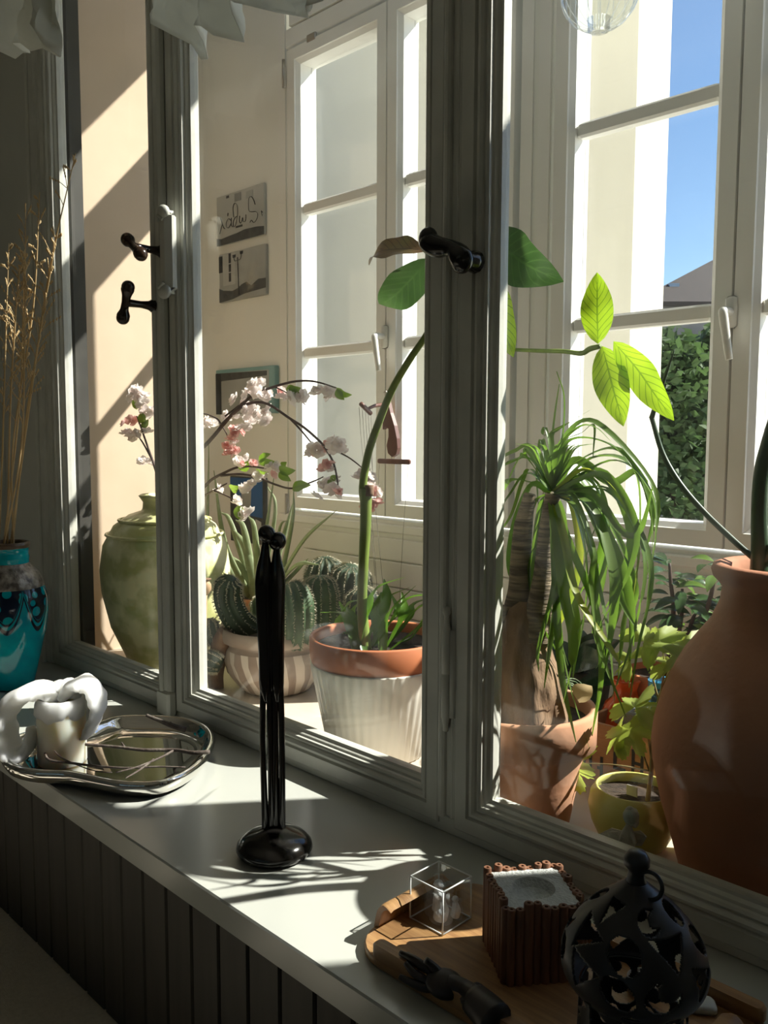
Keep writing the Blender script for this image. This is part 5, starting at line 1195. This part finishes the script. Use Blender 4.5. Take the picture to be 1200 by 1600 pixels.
# ================================================================== OUTSIDE: TREES AND HOUSE
fol = [leaf_mat('tree_leaf_%d' % i, c1, c2, .4, rough=.6, ns=.8) for i, (c1, c2) in enumerate((((.08, .14, .04), (.045, .085, .028)), ((.12, .18, .06), (.07, .12, .04)), ((.05, .095, .035), (.03, .06, .024))))]
trunkm = mat('tree_bark', (.10, .07, .05), None, .9, ns=6)
GZ = -4.0
def tree(c, rx, rz, zc, n, k, label, seed, ls=.12):
    rnd = random.Random(seed); t = thing('garden_tree', label, 'tree', V(c[0], c[1], GZ)); b = MB()
    lobes = [(V(rnd.gauss(0, rx*.42), rnd.gauss(0, rx*.42), rnd.uniform(-rz*.75, rz*.75)), rnd.uniform(.35, .55)*rx) for _ in range(26)]
    for _ in range(n):
        lc_, lr = rnd.choice(lobes); d = V(rnd.gauss(0, 1), rnd.gauss(0, 1), rnd.gauss(0, 1)).normalized()
        p = V(c[0], c[1], zc)+lc_+d*lr*rnd.uniform(.75, 1.05)
        a = V(rnd.gauss(0, 1), rnd.gauss(0, 1), rnd.gauss(0, .6)).normalized()*ls*rnd.uniform(.6, 1.3); e = a.cross(V(rnd.gauss(0, 1), rnd.gauss(0, 1), rnd.gauss(0, 1))).normalized()*a.length*.6
        b.add([p-a, p+e, p+a, p-e], [(0, 1, 2, 3)])
    o = b.build('foliage', fol[k], t, smooth=False); o['kind'] = 'stuff'
    MB().tube([V(c[0], c[1], GZ), V(c[0]+.1, c[1], (GZ+zc)/2), V(c[0], c[1], zc)], [.22, .17, .08], 10, 10).build('trunk', trunkm, t)
def gp_(x, D): d = ray(x, 680); d.z = 0; d.normalize(); f_ = V(CM[2][0], CM[2][1], 0).normalized(); return d*(D/d.dot(f_))
for (px_, D, rx, rz, zc, n, k, lab, sd) in ((1058, 12.0, 1.25, 2.1, .25, 16000, 0, 'dense green garden tree seen through the right window beside the wing wall', 1), (1215, 14.5, 1.3, 2.3, .3, 16000, 1, 'lighter green garden tree at the right edge of the view', 2), (1130, 21.0, 2.2, 3.0, -.1, 14000, 2, 'darker tree in between, behind the window post', 3)):
    p = gp_(px_, D); tree((p.x, p.y), rx, rz, zc, n, k, lab, sd, .075)
roofm = mat('brown_roof_tiles', (.055, .042, .036), (.035, .028, .025), .85, ns=6, stretch=(1, 1, 4), bump=.6); hw = mat('grey_house_wall', (.17, .17, .17), (.13, .13, .13), .9, ns=1); hgl = mat('house_glass', (.35, .42, .5), (.2, .25, .32), .1, ns=1)
f_ = V(CM[2][0], CM[2][1], 0).normalized(); r_ = V(CM[0][0], CM[0][1], 0).normalized(); DH = 27.0
def hpnt(px_, z, dd=0): p = gp_(px_, DH); return V(p.x, p.y, 0)+f_*dd+V(0, 0, z)
def zat(y): return CZ+(681-y)/1347*DH
t = thing('distant_house', 'distant house with dark brown hipped roof above the trees', 'house', hpnt(1180, GZ, 4))
e0, e1 = zat(474), zat(352)
A, B_, C_, D_ = hpnt(985, e0), hpnt(1420, e0), hpnt(1420, e0, 9), hpnt(985, e0, 9); R0, R1 = hpnt(1215, e1, 4.5), hpnt(1330, e1, 4.5)
lo_ = V(0, 0, .12)
b = MB().add([A, B_, C_, D_, R0, R1, A-lo_, B_-lo_, C_-lo_, D_-lo_], [(0, 1, 5, 4), (1, 2, 5), (2, 3, 4, 5), (3, 0, 4), (6, 7, 1, 0), (7, 8, 2, 1), (8, 9, 3, 2), (9, 6, 0, 3), (9, 8, 7, 6)]); b.build('roof', roofm, t, smooth=False)
ins = lambda a, b__, u: a.lerp(b__, u)
cc_ = (A+C_)/2; w_ = [cc_+(p-cc_)*.95-lo_ for p in (A, B_, C_, D_)]
b = MB(); vs = w_+[V(p.x, p.y, GZ) for p in w_]; b.add(vs, [(0, 1, 5, 4), (1, 2, 6, 5), (2, 3, 7, 6), (3, 0, 4, 7)]); b.build('wall', hw, t, smooth=False)
def hbox(xa, xb, za, zb, d0, d1):
    P = [hpnt(x, z, d) for d in (d0, d1) for z in (za, zb) for x in (xa, xb)]
    return MB().add(P, [(0, 1, 3, 2), (4, 6, 7, 5), (0, 2, 6, 4), (1, 5, 7, 3), (2, 3, 7, 6), (0, 4, 5, 1)])
for xa in (1040, 1075, 1160, 1195):
    hbox(xa, xa+16, zat(500), zat(484), .15, .5).build('window', hgl, t, smooth=False)
hbox(1165, 1205, zat(466), zat(436), .9, 3.5).build('dormer', hw, t, smooth=False); hbox(1170, 1200, zat(462), zat(442), .8, .95).build('dormer_window', hgl, t, smooth=False)
b = hbox(1058, 1074, zat(450), zat(436), 1.2, 2.0); b.build('skylight', hgl, t, smooth=False)
b = hbox(1082, 1090, zat(452), zat(430), 2.0, 2.5); b.build('chimney', hw, t, smooth=False)
